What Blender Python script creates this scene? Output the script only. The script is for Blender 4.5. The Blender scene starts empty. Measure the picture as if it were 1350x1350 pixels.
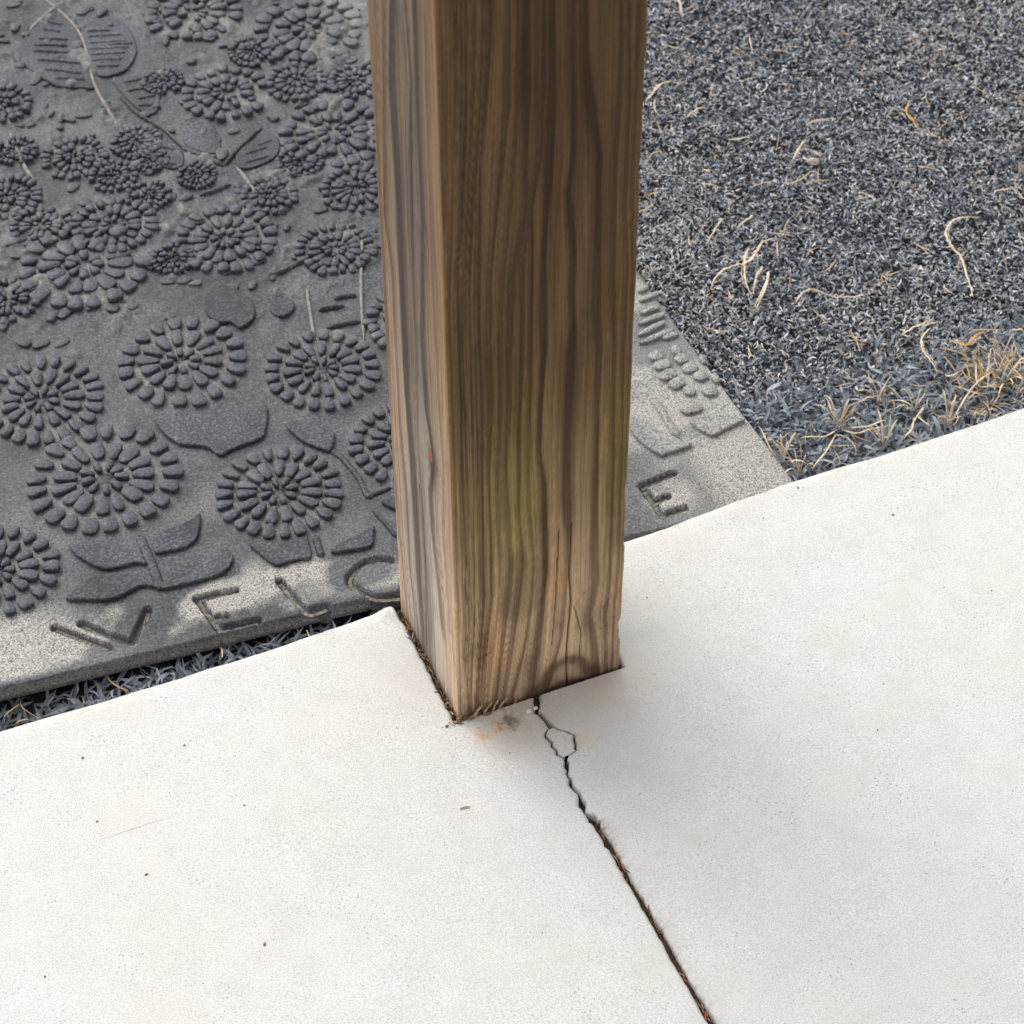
import bpy, math, random
import numpy as np
from mathutils import Vector, Matrix

SC = bpy.context.scene
COL = SC.collection
R = math.radians

# ------------------------------------------------------------------ camera
cam_d = bpy.data.cameras.new('camera')
cam = bpy.data.objects.new('camera', cam_d)
COL.objects.link(cam)
cam.location = (-0.42004, -1.13062, 1.49329)
cam.rotation_euler = (R(43.743), R(0.2454), R(-22.6777))
cam_d.sensor_width = 36.0
cam_d.lens = 85.343
cam_d.clip_start = 0.02
cam_d.clip_end = 400.0
cam_d.dof.use_dof = True
cam_d.dof.focus_distance = 1.88
cam_d.dof.aperture_fstop = 16.0
SC.camera = cam

# ------------------------------------------------------------------ daylight
SUN_AZ = R(-18.0)      # measured from +Y towards +X
SUN_EL = R(50.0)
world = bpy.data.worlds.new('World')
SC.world = world
world.use_nodes = True
wt = world.node_tree
bg = wt.nodes['Background']
sky = wt.nodes.new('ShaderNodeTexSky')
sky.sky_type = 'NISHITA'
sky.sun_disc = False
sky.sun_elevation = SUN_EL
sky.sun_rotation = SUN_AZ
sky.dust_density = 4.0
sky.ozone_density = 1.0
hs = wt.nodes.new('ShaderNodeHueSaturation')
hs.inputs['Saturation'].default_value = 0.22      # thin overcast
wt.links.new(sky.outputs[0], hs.inputs['Color'])
wt.links.new(hs.outputs[0], bg.inputs['Color'])
bg.inputs['Strength'].default_value = 0.15
sun_d = bpy.data.lights.new('sun', 'SUN')
sun_d.energy = 0.58
sun_d.angle = R(120.0)
sun_d.color = (1.0, 0.965, 0.91)
sun = bpy.data.objects.new('sun', sun_d)
COL.objects.link(sun)
sd = Vector((math.sin(SUN_AZ)*math.cos(SUN_EL), math.cos(SUN_AZ)*math.cos(SUN_EL), math.sin(SUN_EL)))
sun.rotation_euler = sd.to_track_quat('Z', 'Y').to_euler()
sun.location = sd * 8

SC.view_settings.view_transform = 'Standard'
SC.view_settings.look = 'None'
SC.view_settings.gamma = 1.0
SC.view_settings.exposure = 0.70
SC.render.engine = 'CYCLES'

# ------------------------------------------------------------------ traced measures, metres
FLOWERS = [(-0.1788,0.3966,0.071),(-0.0417,0.3224,0.0593),(-0.0705,0.5154,0.0625),(0.0458,0.455,0.056),(-0.2034,0.5176,0.0602),(-0.2932,0.3241,0.0543),(0.0835,0.3364,0.0544),(0.1496,0.485,0.0515),(-0.1158,0.6843,0.0674),(0.0218,0.6679,0.0533),(0.1154,0.6133,0.0413),(0.0953,0.8939,0.0491),(0.1757,0.7856,0.0575),(-0.0799,0.8507,0.0354),(0.2137,0.9685,0.062),(0.108,1.0471,0.0543),(-0.1597,0.816,0.0378),(-0.1257,0.9665,0.0331),(-0.0288,0.7605,0.0257),(-0.0734,0.7308,0.0447),(0.0825,0.7158,0.0302),(0.1666,0.6932,0.0379),(-0.0147,0.8501,0.0279),(-0.1387,0.7585,0.0328),(-0.0351,0.6586,0.022),(-0.1306,0.8857,0.0231),(0.1704,0.8835,0.035),(0.1457,0.9525,0.0291),(0.0406,0.9386,0.0239),(-0.0517,0.8055,0.0259),(0.1283,0.7557,0.0261),(-0.1981,0.6615,0.0346),(-0.0095,0.8141,0.0199),(0.2275,0.8592,0.0318),(0.0255,0.7727,0.0213)]
PLATES = [[(-0.0913,1.0457),(-0.0761,1.0691),(-0.0576,1.0914),(-0.035,1.0971),(-0.018,1.0822),(-0.018,1.0519),(-0.0236,1.0023),(-0.0273,0.9603),(-0.043,0.9655),(-0.0621,0.9765),(-0.0778,1.0063)],[(-0.0165,1.0513),(-0.0071,1.07),(0.018,1.0746),(0.0329,1.053),(0.0347,1.022),(0.0303,1.0015),(0.0159,0.9811),(0.0014,0.9741),(-0.0166,0.9774),(-0.0199,1.0007)],[(-0.0049,0.9666),(0.0224,0.9608),(0.0374,0.9501),(0.0326,0.9205),(0.018,0.8914),(0.005,0.9025),(-0.0029,0.9313)],[(-0.0161,0.8671),(0.0047,0.861),(0.0244,0.8253),(0.0162,0.7939),(-0.0014,0.8014),(-0.0119,0.8272)],[(0.0411,0.8607),(0.0654,0.8601),(0.0613,0.8043),(0.0435,0.8091),(0.0302,0.831)],[(0.0736,0.7923),(0.0978,0.8091),(0.1204,0.8036),(0.1118,0.7761),(0.0832,0.7655),(0.0691,0.7714)]]
LEAVES = [[(-0.2291,0.3292),(-0.2251,0.3303),(-0.2147,0.3246),(-0.2012,0.3196),(-0.1886,0.3111),(-0.1799,0.2999),(-0.1752,0.2905),(-0.1743,0.2837),(-0.1837,0.2872),(-0.1925,0.2876),(-0.2054,0.2894),(-0.2141,0.2952),(-0.2226,0.3073),(-0.2282,0.3192)],[(-0.1629,0.2916),(-0.1627,0.3022),(-0.1571,0.3107),(-0.1451,0.3153),(-0.1309,0.317),(-0.1206,0.3203),(-0.1137,0.3229),(-0.1186,0.3074),(-0.1265,0.2945),(-0.1382,0.2887),(-0.15,0.2894)],[(-0.2482,0.271),(-0.2397,0.2778),(-0.226,0.2845),(-0.211,0.2855),(-0.1946,0.2806),(-0.1822,0.2723),(-0.1765,0.2615),(-0.1686,0.2582),(-0.1708,0.2508),(-0.1745,0.2534),(-0.1817,0.2591),(-0.1888,0.26),(-0.2017,0.2565),(-0.2164,0.2566),(-0.2295,0.2621)],[(-0.171,0.2509),(-0.1728,0.2582),(-0.1617,0.2572),(-0.1518,0.2653),(-0.1326,0.2686),(-0.1207,0.2674),(-0.1082,0.2746),(-0.1032,0.2648),(-0.1068,0.2558),(-0.1169,0.2477),(-0.1321,0.2466),(-0.1538,0.2482),(-0.1655,0.2494)],[(-0.1156,0.4513),(-0.1152,0.4362),(-0.1104,0.4216),(-0.1033,0.4102),(-0.0911,0.4039),(-0.0826,0.3972),(-0.0759,0.385),(-0.0645,0.3874),(-0.0496,0.3895),(-0.0346,0.3916),(-0.027,0.4011),(-0.0166,0.4298),(-0.0331,0.4282),(-0.06,0.4342),(-0.0862,0.4421),(-0.1058,0.4482)],[(-0.0862,0.271),(-0.0793,0.2735),(-0.0665,0.2659),(-0.0528,0.2612),(-0.0378,0.2602),(-0.0378,0.2559),(-0.042,0.2352),(-0.0523,0.2364),(-0.0612,0.237),(-0.0704,0.2366),(-0.0751,0.2407),(-0.0802,0.2524)],[(-0.0244,0.2331),(-0.0211,0.2381),(-0.0104,0.2422),(0.0044,0.2446),(0.02,0.2488),(0.0172,0.2413),(0.0096,0.2273),(-0.0091,0.2288)],[(-0.009,0.3996),(0.0015,0.3999),(0.0155,0.3939),(0.0246,0.383),(0.028,0.3745),(0.025,0.364),(0.0172,0.3534),(0.0096,0.3589),(0.0006,0.3697),(-0.0049,0.3814)],[(0.3281,0.2608),(0.3391,0.2647),(0.3559,0.2575),(0.3738,0.2443),(0.3706,0.2419),(0.3529,0.2389),(0.3378,0.2369)],[(0.2813,0.2877),(0.2931,0.2741),(0.2988,0.2604),(0.301,0.2482),(0.3174,0.2343),(0.3072,0.2317),(0.2912,0.2315),(0.2854,0.232),(0.2783,0.2466),(0.2742,0.268)],[(-0.0252,0.5865),(-0.0143,0.6024),(-0.0001,0.601),(0.012,0.5844),(0.0156,0.5601),(0.0091,0.5449),(-0.0062,0.538),(-0.0125,0.5495),(-0.022,0.5513),(-0.029,0.5655)],[(0.029,0.5567),(0.044,0.5662),(0.0528,0.5534),(0.0474,0.5421),(0.0358,0.538),(0.0288,0.5432)],[(0.036,0.2751),(0.0456,0.2755),(0.0563,0.2621),(0.0573,0.2484),(0.0483,0.2577),(0.0403,0.2655)]]
STEMS = [([(-0.1703,0.3202),(-0.17,0.2988),(-0.1698,0.2815),(-0.1707,0.2629),(-0.1712,0.2547)],0.0081),([(-0.0298,0.2612),(-0.0321,0.2449),(-0.0334,0.2337)],0.0062),([(0.0179,0.3554),(0.023,0.3451),(0.026,0.3335),(0.0291,0.3117),(0.0284,0.2883),(0.0341,0.2888),(0.0511,0.2899)],0.005),([(0.3108,0.3034),(0.3121,0.289),(0.311,0.2694),(0.311,0.2482)],0.0068),([(-0.0638,0.438),(-0.0686,0.4144),(-0.0726,0.393)],0.0056),([(0.0264,0.2703),(0.0308,0.2486),(0.0342,0.2287)],0.0037),([(-0.0332,1.1351),(-0.0161,1.0586),(-0.0262,0.9641),(-0.024,0.8787)],0.0031),([(-0.0153,1.1227),(-0.0449,1.1013),(-0.0654,1.0841)],0.0037),([(-0.1288,0.9232),(-0.1297,0.8651),(-0.1263,0.8305)],0.0037),([(0.0262,0.8259),(0.0416,0.8032),(0.0565,0.7795)],0.0062),([(0.0674,0.7761),(0.0743,0.6987)],0.0037),([(0.0382,0.6008),(0.0599,0.6037),(0.0837,0.612)],0.005),([(0.0189,0.7441),(0.0357,0.7448),(0.053,0.7492)],0.005),([(0.0931,0.7975),(0.1182,0.8019)],0.005),([(0.0749,0.789),(0.1131,0.7917)],0.005),([(0.0688,0.7755),(0.1097,0.777)],0.005),([(0.0262,0.8259),(0.0169,0.8613),(-0.0001,0.8991),(-0.0076,0.9376)],0.0031),([(-0.0183,0.8652),(-0.0112,0.8216),(0.0116,0.7918)],0.0031),([(-0.0778,1.0063),(-0.0621,0.9765),(-0.043,0.9655)],0.0031),([(0.071,0.5713),(0.0605,0.5285),(0.0532,0.497)],0.0025),([(0.1518,0.6353),(0.1191,0.5509),(0.0956,0.4791)],0.0025),([(0.0558,0.7798),(0.0755,0.7982),(0.1118,0.8265)],0.0037)]
RIDGES = [[(0.0002,0.9558),(0.0345,0.9513)],[(-0.0002,0.9402),(0.0305,0.9328)],[(0.0066,0.9216),(0.0278,0.9183)],[(0.0032,0.9103),(0.0217,0.9039)],[(-0.0111,0.8622),(0.0147,0.854)],[(-0.0111,0.8486),(0.0208,0.8214)],[(-0.0094,0.8275),(0.0127,0.7954)],[(-0.0101,1.0591),(0.0174,1.049)],[(-0.0128,1.0497),(0.0282,1.0368)],[(-0.0158,1.0389),(0.0303,1.0239)],[(-0.0181,1.028),(0.0294,1.0123)],[(-0.0192,1.0181),(0.0229,1.0046)],[(-0.0196,1.0079),(0.0161,0.9957)],[(-0.0196,0.9961),(0.0089,0.9855)],[(-0.0444,1.0935),(-0.0278,1.0772)],[(-0.0519,1.0814),(-0.033,1.0673)],[(-0.0615,1.0674),(-0.0293,1.0507)],[(-0.0689,1.0585),(-0.0322,1.04)],[(-0.0732,1.0484),(-0.0326,1.0267)],[(-0.0737,1.0309),(-0.027,1.0052)],[(-0.0706,1.012),(-0.0306,0.9863)],[(-0.0637,0.9916),(-0.0306,0.9747)],[(0.0044,1.0274),(0.0336,1.018)],[(0.0707,0.5359),(0.0957,0.5312)],[(0.0683,0.5078),(0.1015,0.5054)],[(0.0895,0.5456),(0.1113,0.5423)]]
PETALS_R = [[(0.3599,0.441),(0.3725,0.4452)],[(0.3553,0.4287),(0.3786,0.4331)],[(0.349,0.4126),(0.3699,0.4147)],[(0.3406,0.3991),(0.3709,0.4033)],[(0.3341,0.3849),(0.3661,0.3929)],[(0.3303,0.3744),(0.3706,0.3802)],[(0.3532,0.3723),(0.3708,0.374)],[(0.3308,0.3531),(0.3443,0.3533)],[(0.3288,0.3399),(0.3465,0.3404)],[(0.3278,0.3246),(0.3456,0.3274)],[(0.3311,0.3099),(0.3477,0.3147)],[(0.3539,0.3538),(0.3623,0.3518)],[(0.3514,0.3398),(0.3633,0.3408)],[(0.3516,0.3249),(0.3671,0.3272)],[(0.3563,0.311),(0.371,0.3137)],[(0.3402,0.2988),(0.3513,0.2985)],[(0.3555,0.2923),(0.37,0.2906)],[(0.3717,0.3045),(0.3783,0.3032)],[(0.3727,0.3323),(0.3776,0.3317)],[(0.3268,0.277),(0.3479,0.2767)]]
LETTERS = [('W',[[(-0.265,0.2472),(-0.2299,0.208)],[(-0.2435,0.2427),(-0.2107,0.2044),(-0.1876,0.2356)]]),('E',[[(-0.1464,0.2312),(-0.1134,0.2275)],[(-0.1449,0.2296),(-0.1386,0.1911)],[(-0.1406,0.2056),(-0.1293,0.2036)],[(-0.1386,0.1911),(-0.1065,0.1876)]]),('L',[[(-0.0752,0.2226),(-0.0664,0.1816),(-0.0485,0.1787)]]),('C',[[(0.0189,0.2075),(0.0051,0.2133),(-0.0117,0.209),(-0.0206,0.1995),(-0.0179,0.1881),(-0.0091,0.175),(0.0012,0.1697),(0.0124,0.1669)]]),('O',[[(0.0523,0.1934),(0.0705,0.2039),(0.0871,0.2017),(0.0955,0.1876),(0.088,0.1745),(0.071,0.1703),(0.0564,0.1773),(0.0523,0.1934)]]),('M',[[(0.126,0.168),(0.1244,0.2064),(0.152,0.1792),(0.1726,0.2019),(0.1788,0.162)]]),('E',[[(0.2547,0.2052),(0.2878,0.2096)],[(0.2554,0.2019),(0.2576,0.1659)],[(0.2567,0.1842),(0.2705,0.1854)],[(0.2576,0.1659),(0.2786,0.167)]])]
MAT = [(-0.3233,0.2016),(0.0169,0.1733),(0.3785,0.1712),(0.371,0.4586)]
EDGE = [(-0.3364,0.1305),(-0.2998,0.13),(-0.263,0.1287),(-0.2134,0.1272),(-0.1499,0.1271),(-0.1013,0.1275),(-0.0584,0.1289),(-0.0178,0.1314),(-0.0037,0.1336),(0.0215,0.1293),(0.2037,0.1248),(0.2411,0.1262),(0.3003,0.1303),(0.3564,0.1333),(0.4189,0.1329),(0.4771,0.1296),(0.5398,0.133),(0.596,0.1365)]
CRK_MAIN_A = [(0.064,-0.0024),(0.0604,-0.0135),(0.0599,-0.0197),(0.0628,-0.0256),(0.0631,-0.0326),(0.0635,-0.0366)]
CRK_L = [(0.0635,-0.0366),(0.0594,-0.0385),(0.0572,-0.0452),(0.0568,-0.0532),(0.0584,-0.0593),(0.0586,-0.064),(0.0625,-0.0686)]
CRK_R = [(0.0635,-0.0366),(0.0691,-0.0412),(0.0728,-0.045),(0.0756,-0.0511),(0.0742,-0.0592),(0.0726,-0.0653),(0.0702,-0.0697),(0.0625,-0.0686)]
CRK_MAIN_B = [(0.0625,-0.0686),(0.0593,-0.0785),(0.056,-0.087),(0.0562,-0.0905),(0.0548,-0.096),(0.0572,-0.1027),(0.0565,-0.109),(0.0553,-0.1189),(0.0551,-0.1266),(0.056,-0.1339)]
JOINT = [(0.0576,-0.1328),(0.0593,-0.1615),(0.0596,-0.1952),(0.0608,-0.2346),(0.0617,-0.297),(0.063,-0.3281)]
BLOT_F = [([(0.0916,0.3471),(0.0914,0.324),(0.0906,0.2948),(0.0898,0.2671),(0.0903,0.2256),(0.0921,0.2049)],0.0058,1.05),([(0.0716,0.233),(0.0731,0.1842),(0.0734,0.1424)],0.00348,0.5),([(0.0782,0.649),(0.0803,0.5984),(0.0794,0.5341),(0.0771,0.4916),(0.0764,0.4534)],0.00696,0.55),([(0.111,0.6402),(0.1083,0.5847),(0.1114,0.5244),(0.1119,0.4613)],0.00696,0.45),([(0.0964,0.559),(0.0919,0.5119),(0.0891,0.4815)],0.00696,0.55),([(0.0559,0.655),(0.0558,0.611)],0.00928,0.3),([(0.067,-0.0016),(0.0722,0.0073),(0.0774,0.018),(0.0832,0.0246),(0.0897,0.0272),(0.0963,0.0269),(0.1022,0.0233),(0.1076,0.0152),(0.1118,0.0058),(0.1139,-0.0027)],0.00551,1.15),([(0.0802,-0.004),(0.0867,0.0005),(0.0927,-0.0004),(0.1,-0.0019),(0.1066,-0.0041)],0.00406,1.25)]
GRAIN_F = [([(0.0121,0.6667),(0.0104,0.5911),(0.0062,0.4967),(0.0025,0.4322),(0.0027,0.3495),(0.0027,0.2527),(0.0017,0.1308),(0.0019,0.0236)],0.00081,0.45),([(0.0189,0.6649),(0.0174,0.5891),(0.0129,0.4945),(0.0087,0.4583),(0.0091,0.3886),(0.0097,0.3397),(0.0086,0.2841),(0.0093,0.1747),(0.0086,0.1398),(0.0068,0.0426)],0.00139,0.75),([(0.0242,0.6635),(0.0224,0.5876),(0.0168,0.5076),(0.0122,0.4342),(0.012,0.3715),(0.0129,0.2997),(0.0121,0.1924),(0.0111,0.1068),(0.0083,0.0252)],0.00093,0.6),([(0.0295,0.6621),(0.0272,0.5862),(0.021,0.5063),(0.017,0.4325),(0.017,0.3697),(0.0175,0.2979),(0.0162,0.1907),(0.0154,0.1049),(0.0109,0.024)],0.00104,0.7),([(0.0348,0.6606),(0.0334,0.6234),(0.0268,0.5459),(0.0253,0.4747),(0.0233,0.415),(0.0249,0.3341),(0.0232,0.2608),(0.0231,0.1688),(0.0233,0.1334),(0.0166,0.0213)],0.00174,0.85),([(0.0461,0.6576),(0.0456,0.5809),(0.0377,0.501),(0.0323,0.4425),(0.0311,0.3807),(0.0309,0.315),(0.0285,0.2587),(0.0298,0.166),(0.0294,0.1307),(0.0236,0.0684),(0.0203,0.0102)],0.00174,0.8),([(0.0524,0.6559),(0.0522,0.5789),(0.0461,0.4889),(0.0404,0.4325),(0.0383,0.3782),(0.0377,0.3125),(0.0355,0.2559),(0.0364,0.1632),(0.0355,0.1281),(0.0286,0.0571),(0.0248,0.0081)],0.00151,0.65),([(0.0584,0.6543),(0.0584,0.5771),(0.0573,0.4947),(0.0475,0.4374),(0.045,0.3758),(0.0453,0.3265),(0.0421,0.2801),(0.0419,0.2534),(0.045,0.1596),(0.0429,0.1248),(0.034,0.0298),(0.0306,0.0053)],0.00267,0.8),([(0.0653,0.6525),(0.0654,0.6145),(0.0647,0.5344),(0.0551,0.45),(0.055,0.3722),(0.0533,0.3235),(0.052,0.2936),(0.0525,0.2492),(0.0519,0.2132),(0.0548,0.1554),(0.0503,0.1095),(0.0411,0.0265),(0.0383,0.0063)],0.00255,0.75),([(0.0693,0.6514),(0.0696,0.5958),(0.0678,0.5334),(0.0616,0.4934),(0.0617,0.4478),(0.0612,0.4018),(0.0607,0.3374),(0.0602,0.2868),(0.0596,0.2464),(0.0603,0.2097),(0.0637,0.1516),(0.0622,0.1164),(0.0579,0.0699),(0.0494,0.0226),(0.0461,0.0073)],0.00174,0.85),([(0.0742,0.6501),(0.0749,0.5723),(0.0732,0.5177),(0.0704,0.4449),(0.0714,0.3664),(0.0683,0.3009),(0.0679,0.2702),(0.0716,0.233),(0.0725,0.1861),(0.0737,0.1474),(0.0728,0.1282),(0.0693,0.0809),(0.0624,0.0081)],0.00313,1.0),([(0.0893,0.6461),(0.0911,0.5263),(0.0878,0.4989),(0.0926,0.4454),(0.0918,0.407),(0.0938,0.3746),(0.0914,0.324),(0.0898,0.2671),(0.0903,0.2256),(0.0921,0.1846),(0.0916,0.1304),(0.0874,0.0575),(0.0762,0.0026)],0.0022,0.75),([(0.0963,0.6442),(0.097,0.6057),(0.1088,0.5209),(0.1096,0.4165),(0.1098,0.385),(0.1128,0.3516),(0.1122,0.3016),(0.113,0.2434),(0.1141,0.1689),(0.116,0.1096),(0.1142,0.0938),(0.111,0.0739),(0.1164,0.0353),(0.1198,0.004)],0.00348,0.9),([(0.121,0.6376),(0.1222,0.5986),(0.121,0.5172),(0.1215,0.4125),(0.1245,0.3474),(0.1248,0.2969),(0.1264,0.2381),(0.1269,0.1444),(0.127,0.1048),(0.1248,0.0651),(0.1271,0.0044)],0.00209,0.8),([(0.1259,0.6363),(0.1286,0.5567),(0.1286,0.4721),(0.1313,0.4247),(0.1315,0.3283),(0.1333,0.2417),(0.1332,0.2173),(0.1342,0.1217),(0.1323,0.0779),(0.1326,0.0093)],0.00151,0.75),([(0.1342,0.6341),(0.1339,0.5419),(0.1337,0.4864),(0.1376,0.3719),(0.1374,0.2386),(0.138,0.1235),(0.139,0.0064)],0.00151,0.6)]
CHECK_F = [([(0.0946,0.1835),(0.0933,0.1297),(0.0953,0.0941),(0.0932,0.0621),(0.092,0.0242),(0.0934,-0.0055)],0.00065),([(0.0979,0.0886),(0.1043,0.0553),(0.1029,0.023)],0.0003),([(0.0842,0.1796),(0.0825,0.1041),(0.0797,0.0519)],0.0003)]
GRAIN_L = [([(0.0038,0.3614),(0.0078,0.2068),(0.0101,0.1211),(0.0056,0.0367)],0.00182,0.35),([(0.0189,0.658),(0.0218,0.5769),(0.0221,0.4908),(0.0224,0.4149),(0.0199,0.3331),(0.0156,0.27),(0.0208,0.1933),(0.0167,0.1382),(0.0142,0.079)],0.00286,0.45),([(0.0376,0.6463),(0.0399,0.5644),(0.038,0.4788),(0.0494,0.3623),(0.0463,0.2944),(0.0354,0.2625),(0.0332,0.2522),(0.0453,0.2125),(0.0439,0.1706),(0.0352,0.1194),(0.0296,0.0626)],0.00468,0.95),([(0.0541,0.6359),(0.0492,0.5785),(0.0572,0.5093),(0.0621,0.4135),(0.0617,0.3391),(0.0705,0.2592),(0.0655,0.1933),(0.0638,0.1206),(0.0615,0.0285)],0.00338,0.75),([(0.0767,0.6217),(0.0872,0.553),(0.084,0.4669),(0.0845,0.4076),(0.0847,0.3329),(0.0861,0.2729),(0.0815,0.2074),(0.0805,0.1501),(0.0799,0.0843),(0.0739,-0.0007)],0.00676,1.0),([(0.0949,0.6103),(0.1059,0.5189),(0.1156,0.4203),(0.1054,0.3795),(0.1064,0.3015),(0.1065,0.2269),(0.0988,0.1619),(0.0995,0.0697),(0.0894,0.0155)],0.00338,0.7),([(0.1105,0.6004),(0.1193,0.5097),(0.1239,0.4141),(0.1266,0.3158),(0.1281,0.2068),(0.1222,0.0949),(0.1136,0.0134)],0.00286,0.55)]
CHECK_L = [([(0.0683,0.1972),(0.0671,0.1572),(0.0655,0.1189),(0.0662,0.0717),(0.0675,0.0155)],0.0006)]
KNOT_L = [(0.0421,0.2533),(0.0361,0.2526)]
STRAW = [([(0.7142,0.4146),(0.6908,0.417),(0.6716,0.4012),(0.6665,0.3835),(0.6663,0.3627),(0.6583,0.3357),(0.6497,0.3096)],0.0031),([(0.5145,0.464),(0.5004,0.4589),(0.4873,0.4459),(0.4719,0.4365),(0.4541,0.4367),(0.4373,0.4306),(0.4248,0.4179)],0.0031),([(0.4868,0.4597),(0.4758,0.4458),(0.4661,0.428),(0.459,0.4106),(0.4576,0.3933)],0.0025),([(0.4881,0.4199),(0.4787,0.4046),(0.4663,0.3896),(0.452,0.3756)],0.0031),([(0.481,0.4253),(0.4702,0.4118),(0.4586,0.3952)],0.0025),([(0.4903,0.3688),(0.5018,0.3769),(0.5138,0.3766),(0.526,0.3596),(0.5483,0.3525),(0.5734,0.3537)],0.0022),([(0.4842,0.5096),(0.467,0.493),(0.4491,0.4781)],0.0022),([(0.5126,0.5014),(0.5,0.4928),(0.4875,0.4893)],0.002),([(0.56,0.2894),(0.5777,0.2922),(0.5967,0.2957)],0.0028),([(0.5925,0.2882),(0.5762,0.2779),(0.5669,0.2614),(0.5671,0.2434),(0.5656,0.2295)],0.0022),([(0.5996,0.268),(0.607,0.2512),(0.6248,0.2596),(0.6364,0.2627)],0.0028),([(0.7436,0.6031),(0.7312,0.5873),(0.729,0.5674),(0.7298,0.5546)],0.0025),([(0.4927,0.711),(0.516,0.7253),(0.5331,0.7338)],0.0031),([(0.5195,0.6702),(0.5442,0.6765)],0.0025),([(0.5868,0.5625),(0.6175,0.59)],0.0025),([(0.6029,0.8662),(0.5935,0.833)],0.0031),([(0.6585,0.2545),(0.6693,0.2465)],0.0031),([(0.4867,0.4302),(0.4763,0.4177),(0.4678,0.4104)],0.0019)]
PEBBLE = [(0.6077,0.5563)]
TUFTS = [((0.4557,0.2129),[[(0.4516,0.2332)],[(0.4372,0.2267)],[(0.4686,0.2217)],[(0.4326,0.2065)],[(0.4618,0.1942)],[(0.4487,0.2163),(0.4496,0.2312)],[(0.4195,0.1741),(0.3959,0.1552)],[(0.4568,0.1848),(0.4702,0.1783)],[(0.471,0.1889),(0.4854,0.1842)],[(0.4272,0.1924),(0.4043,0.1939)]]),((0.3883,0.1936),[[(0.3901,0.2054)],[(0.4045,0.202)],[(0.3767,0.1975),(0.3772,0.2217)],[(0.3924,0.1936)],[(0.3802,0.1947)],[(0.3876,0.1768),(0.3945,0.1638)]]),((0.5065,0.2264),[[(0.4954,0.2414)],[(0.4801,0.2281)],[(0.5078,0.2102)],[(0.5158,0.1901)],[(0.4766,0.2142)],[(0.5073,0.2223)]]),((0.5283,0.2031),[[(0.5192,0.2144)],[(0.5341,0.2075)],[(0.5048,0.1705),(0.4884,0.157)],[(0.5269,0.1901),(0.4999,0.1671)],[(0.5199,0.1723),(0.5169,0.1627)],[(0.5001,0.1945)]]),((0.4806,0.1735),[[(0.4854,0.2007)],[(0.4957,0.1812)],[(0.4792,0.1813)],[(0.4663,0.184)],[(0.4862,0.1729)],[(0.468,0.1724)]]),((0.5468,0.1744),[[(0.5521,0.2005)],[(0.5597,0.1888)],[(0.5533,0.1831)],[(0.5794,0.1946),(0.6068,0.2028)],[(0.5289,0.1686)],[(0.5493,0.1654)]]),((0.3957,0.1744),[[(0.3821,0.1698)],[(0.3989,0.1721)],[(0.3712,0.1599)],[(0.3996,0.1585)],[(0.3875,0.1689)]]),((0.6243,0.2066),[[(0.5915,0.1698)],[(0.6355,0.2022)],[(0.6192,0.2062)],[(0.5886,0.1963),(0.5986,0.2207)],[(0.643,0.2077)],[(0.6139,0.1799)],[(0.6139,0.2113)],[(0.6249,0.181)]])]
CRUMBS = [(-0.2841,0.0765,3),(-0.2643,0.086,1.5),(-0.2077,0.0573,2),(-0.2018,0.0605,1.5),(-0.2703,-0.0486,3),(-0.2907,0.013,2.5),(-0.1829,-0.0161,2.5),(-0.2086,-0.1413,3),(-0.3636,-0.1062,2.5),(0.3625,0.1215,2.5),(0.3187,0.101,2),(0.4217,0.0613,3),(0.1898,0.0571,2.5),(0.2976,-0.1395,2.5),(0.3246,-0.0999,2),(0.4546,-0.0465,2),(0.1998,0.0831,1.5),(0.0234,-0.0483,2),(-0.0186,-0.2107,1.5),(0.1402,-0.2304,1.5)]
TWIG = [(-0.0326,-0.0834),(-0.0284,-0.0836),(-0.0244,-0.0845)]
SPLINT = [[(0.0189,-0.0048),(0.028,0.0048)],[(0.0266,-0.0064),(0.033,0.006)],[(0.0317,-0.0035),(0.0414,0.0042)],[(0.004,-0.0018),(0.015,-0.0031)],[(0.0089,-0.0055),(0.0196,0.0016)]]
CHIPS = [(0.0532,-0.0157),(0.0593,-0.015)]
RUST = [(0.0103,-0.0257),(0.028,-0.02),(0.0356,-0.0191),(0.081,-0.058),(0.1605,-0.0162),(0.1149,-0.014)]

rng = np.random.default_rng(7)
random.seed(7)

# ------------------------------------------------------------------ helpers
_T = [np.random.default_rng(100+i).random((256, 256)) for i in range(6)]
def vn(x, y, s=0):
    x = np.asarray(x, float); y = np.asarray(y, float)
    xi = np.floor(x).astype(int); yi = np.floor(y).astype(int)
    fx = x-xi; fy = y-yi
    fx = fx*fx*(3-2*fx); fy = fy*fy*(3-2*fy)
    t = _T[s % 6]
    a = t[xi & 255, yi & 255]; b = t[(xi+1) & 255, yi & 255]
    c = t[xi & 255, (yi+1) & 255]; d = t[(xi+1) & 255, (yi+1) & 255]
    return (a*(1-fx)+b*fx)*(1-fy)+(c*(1-fx)+d*fx)*fy
def fbm(x, y, s=0, o=4):
    v = 0; a = .5; tot = 0
    for i in range(o):
        v = v+a*vn(x*2**i+i*17.3, y*2**i+i*9.1, s+i); tot += a; a *= .5
    return v/tot
def sstep(a, b, x):
    t = np.clip((x-a)/(b-a), 0, 1)
    return t*t*(3-2*t)
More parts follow.
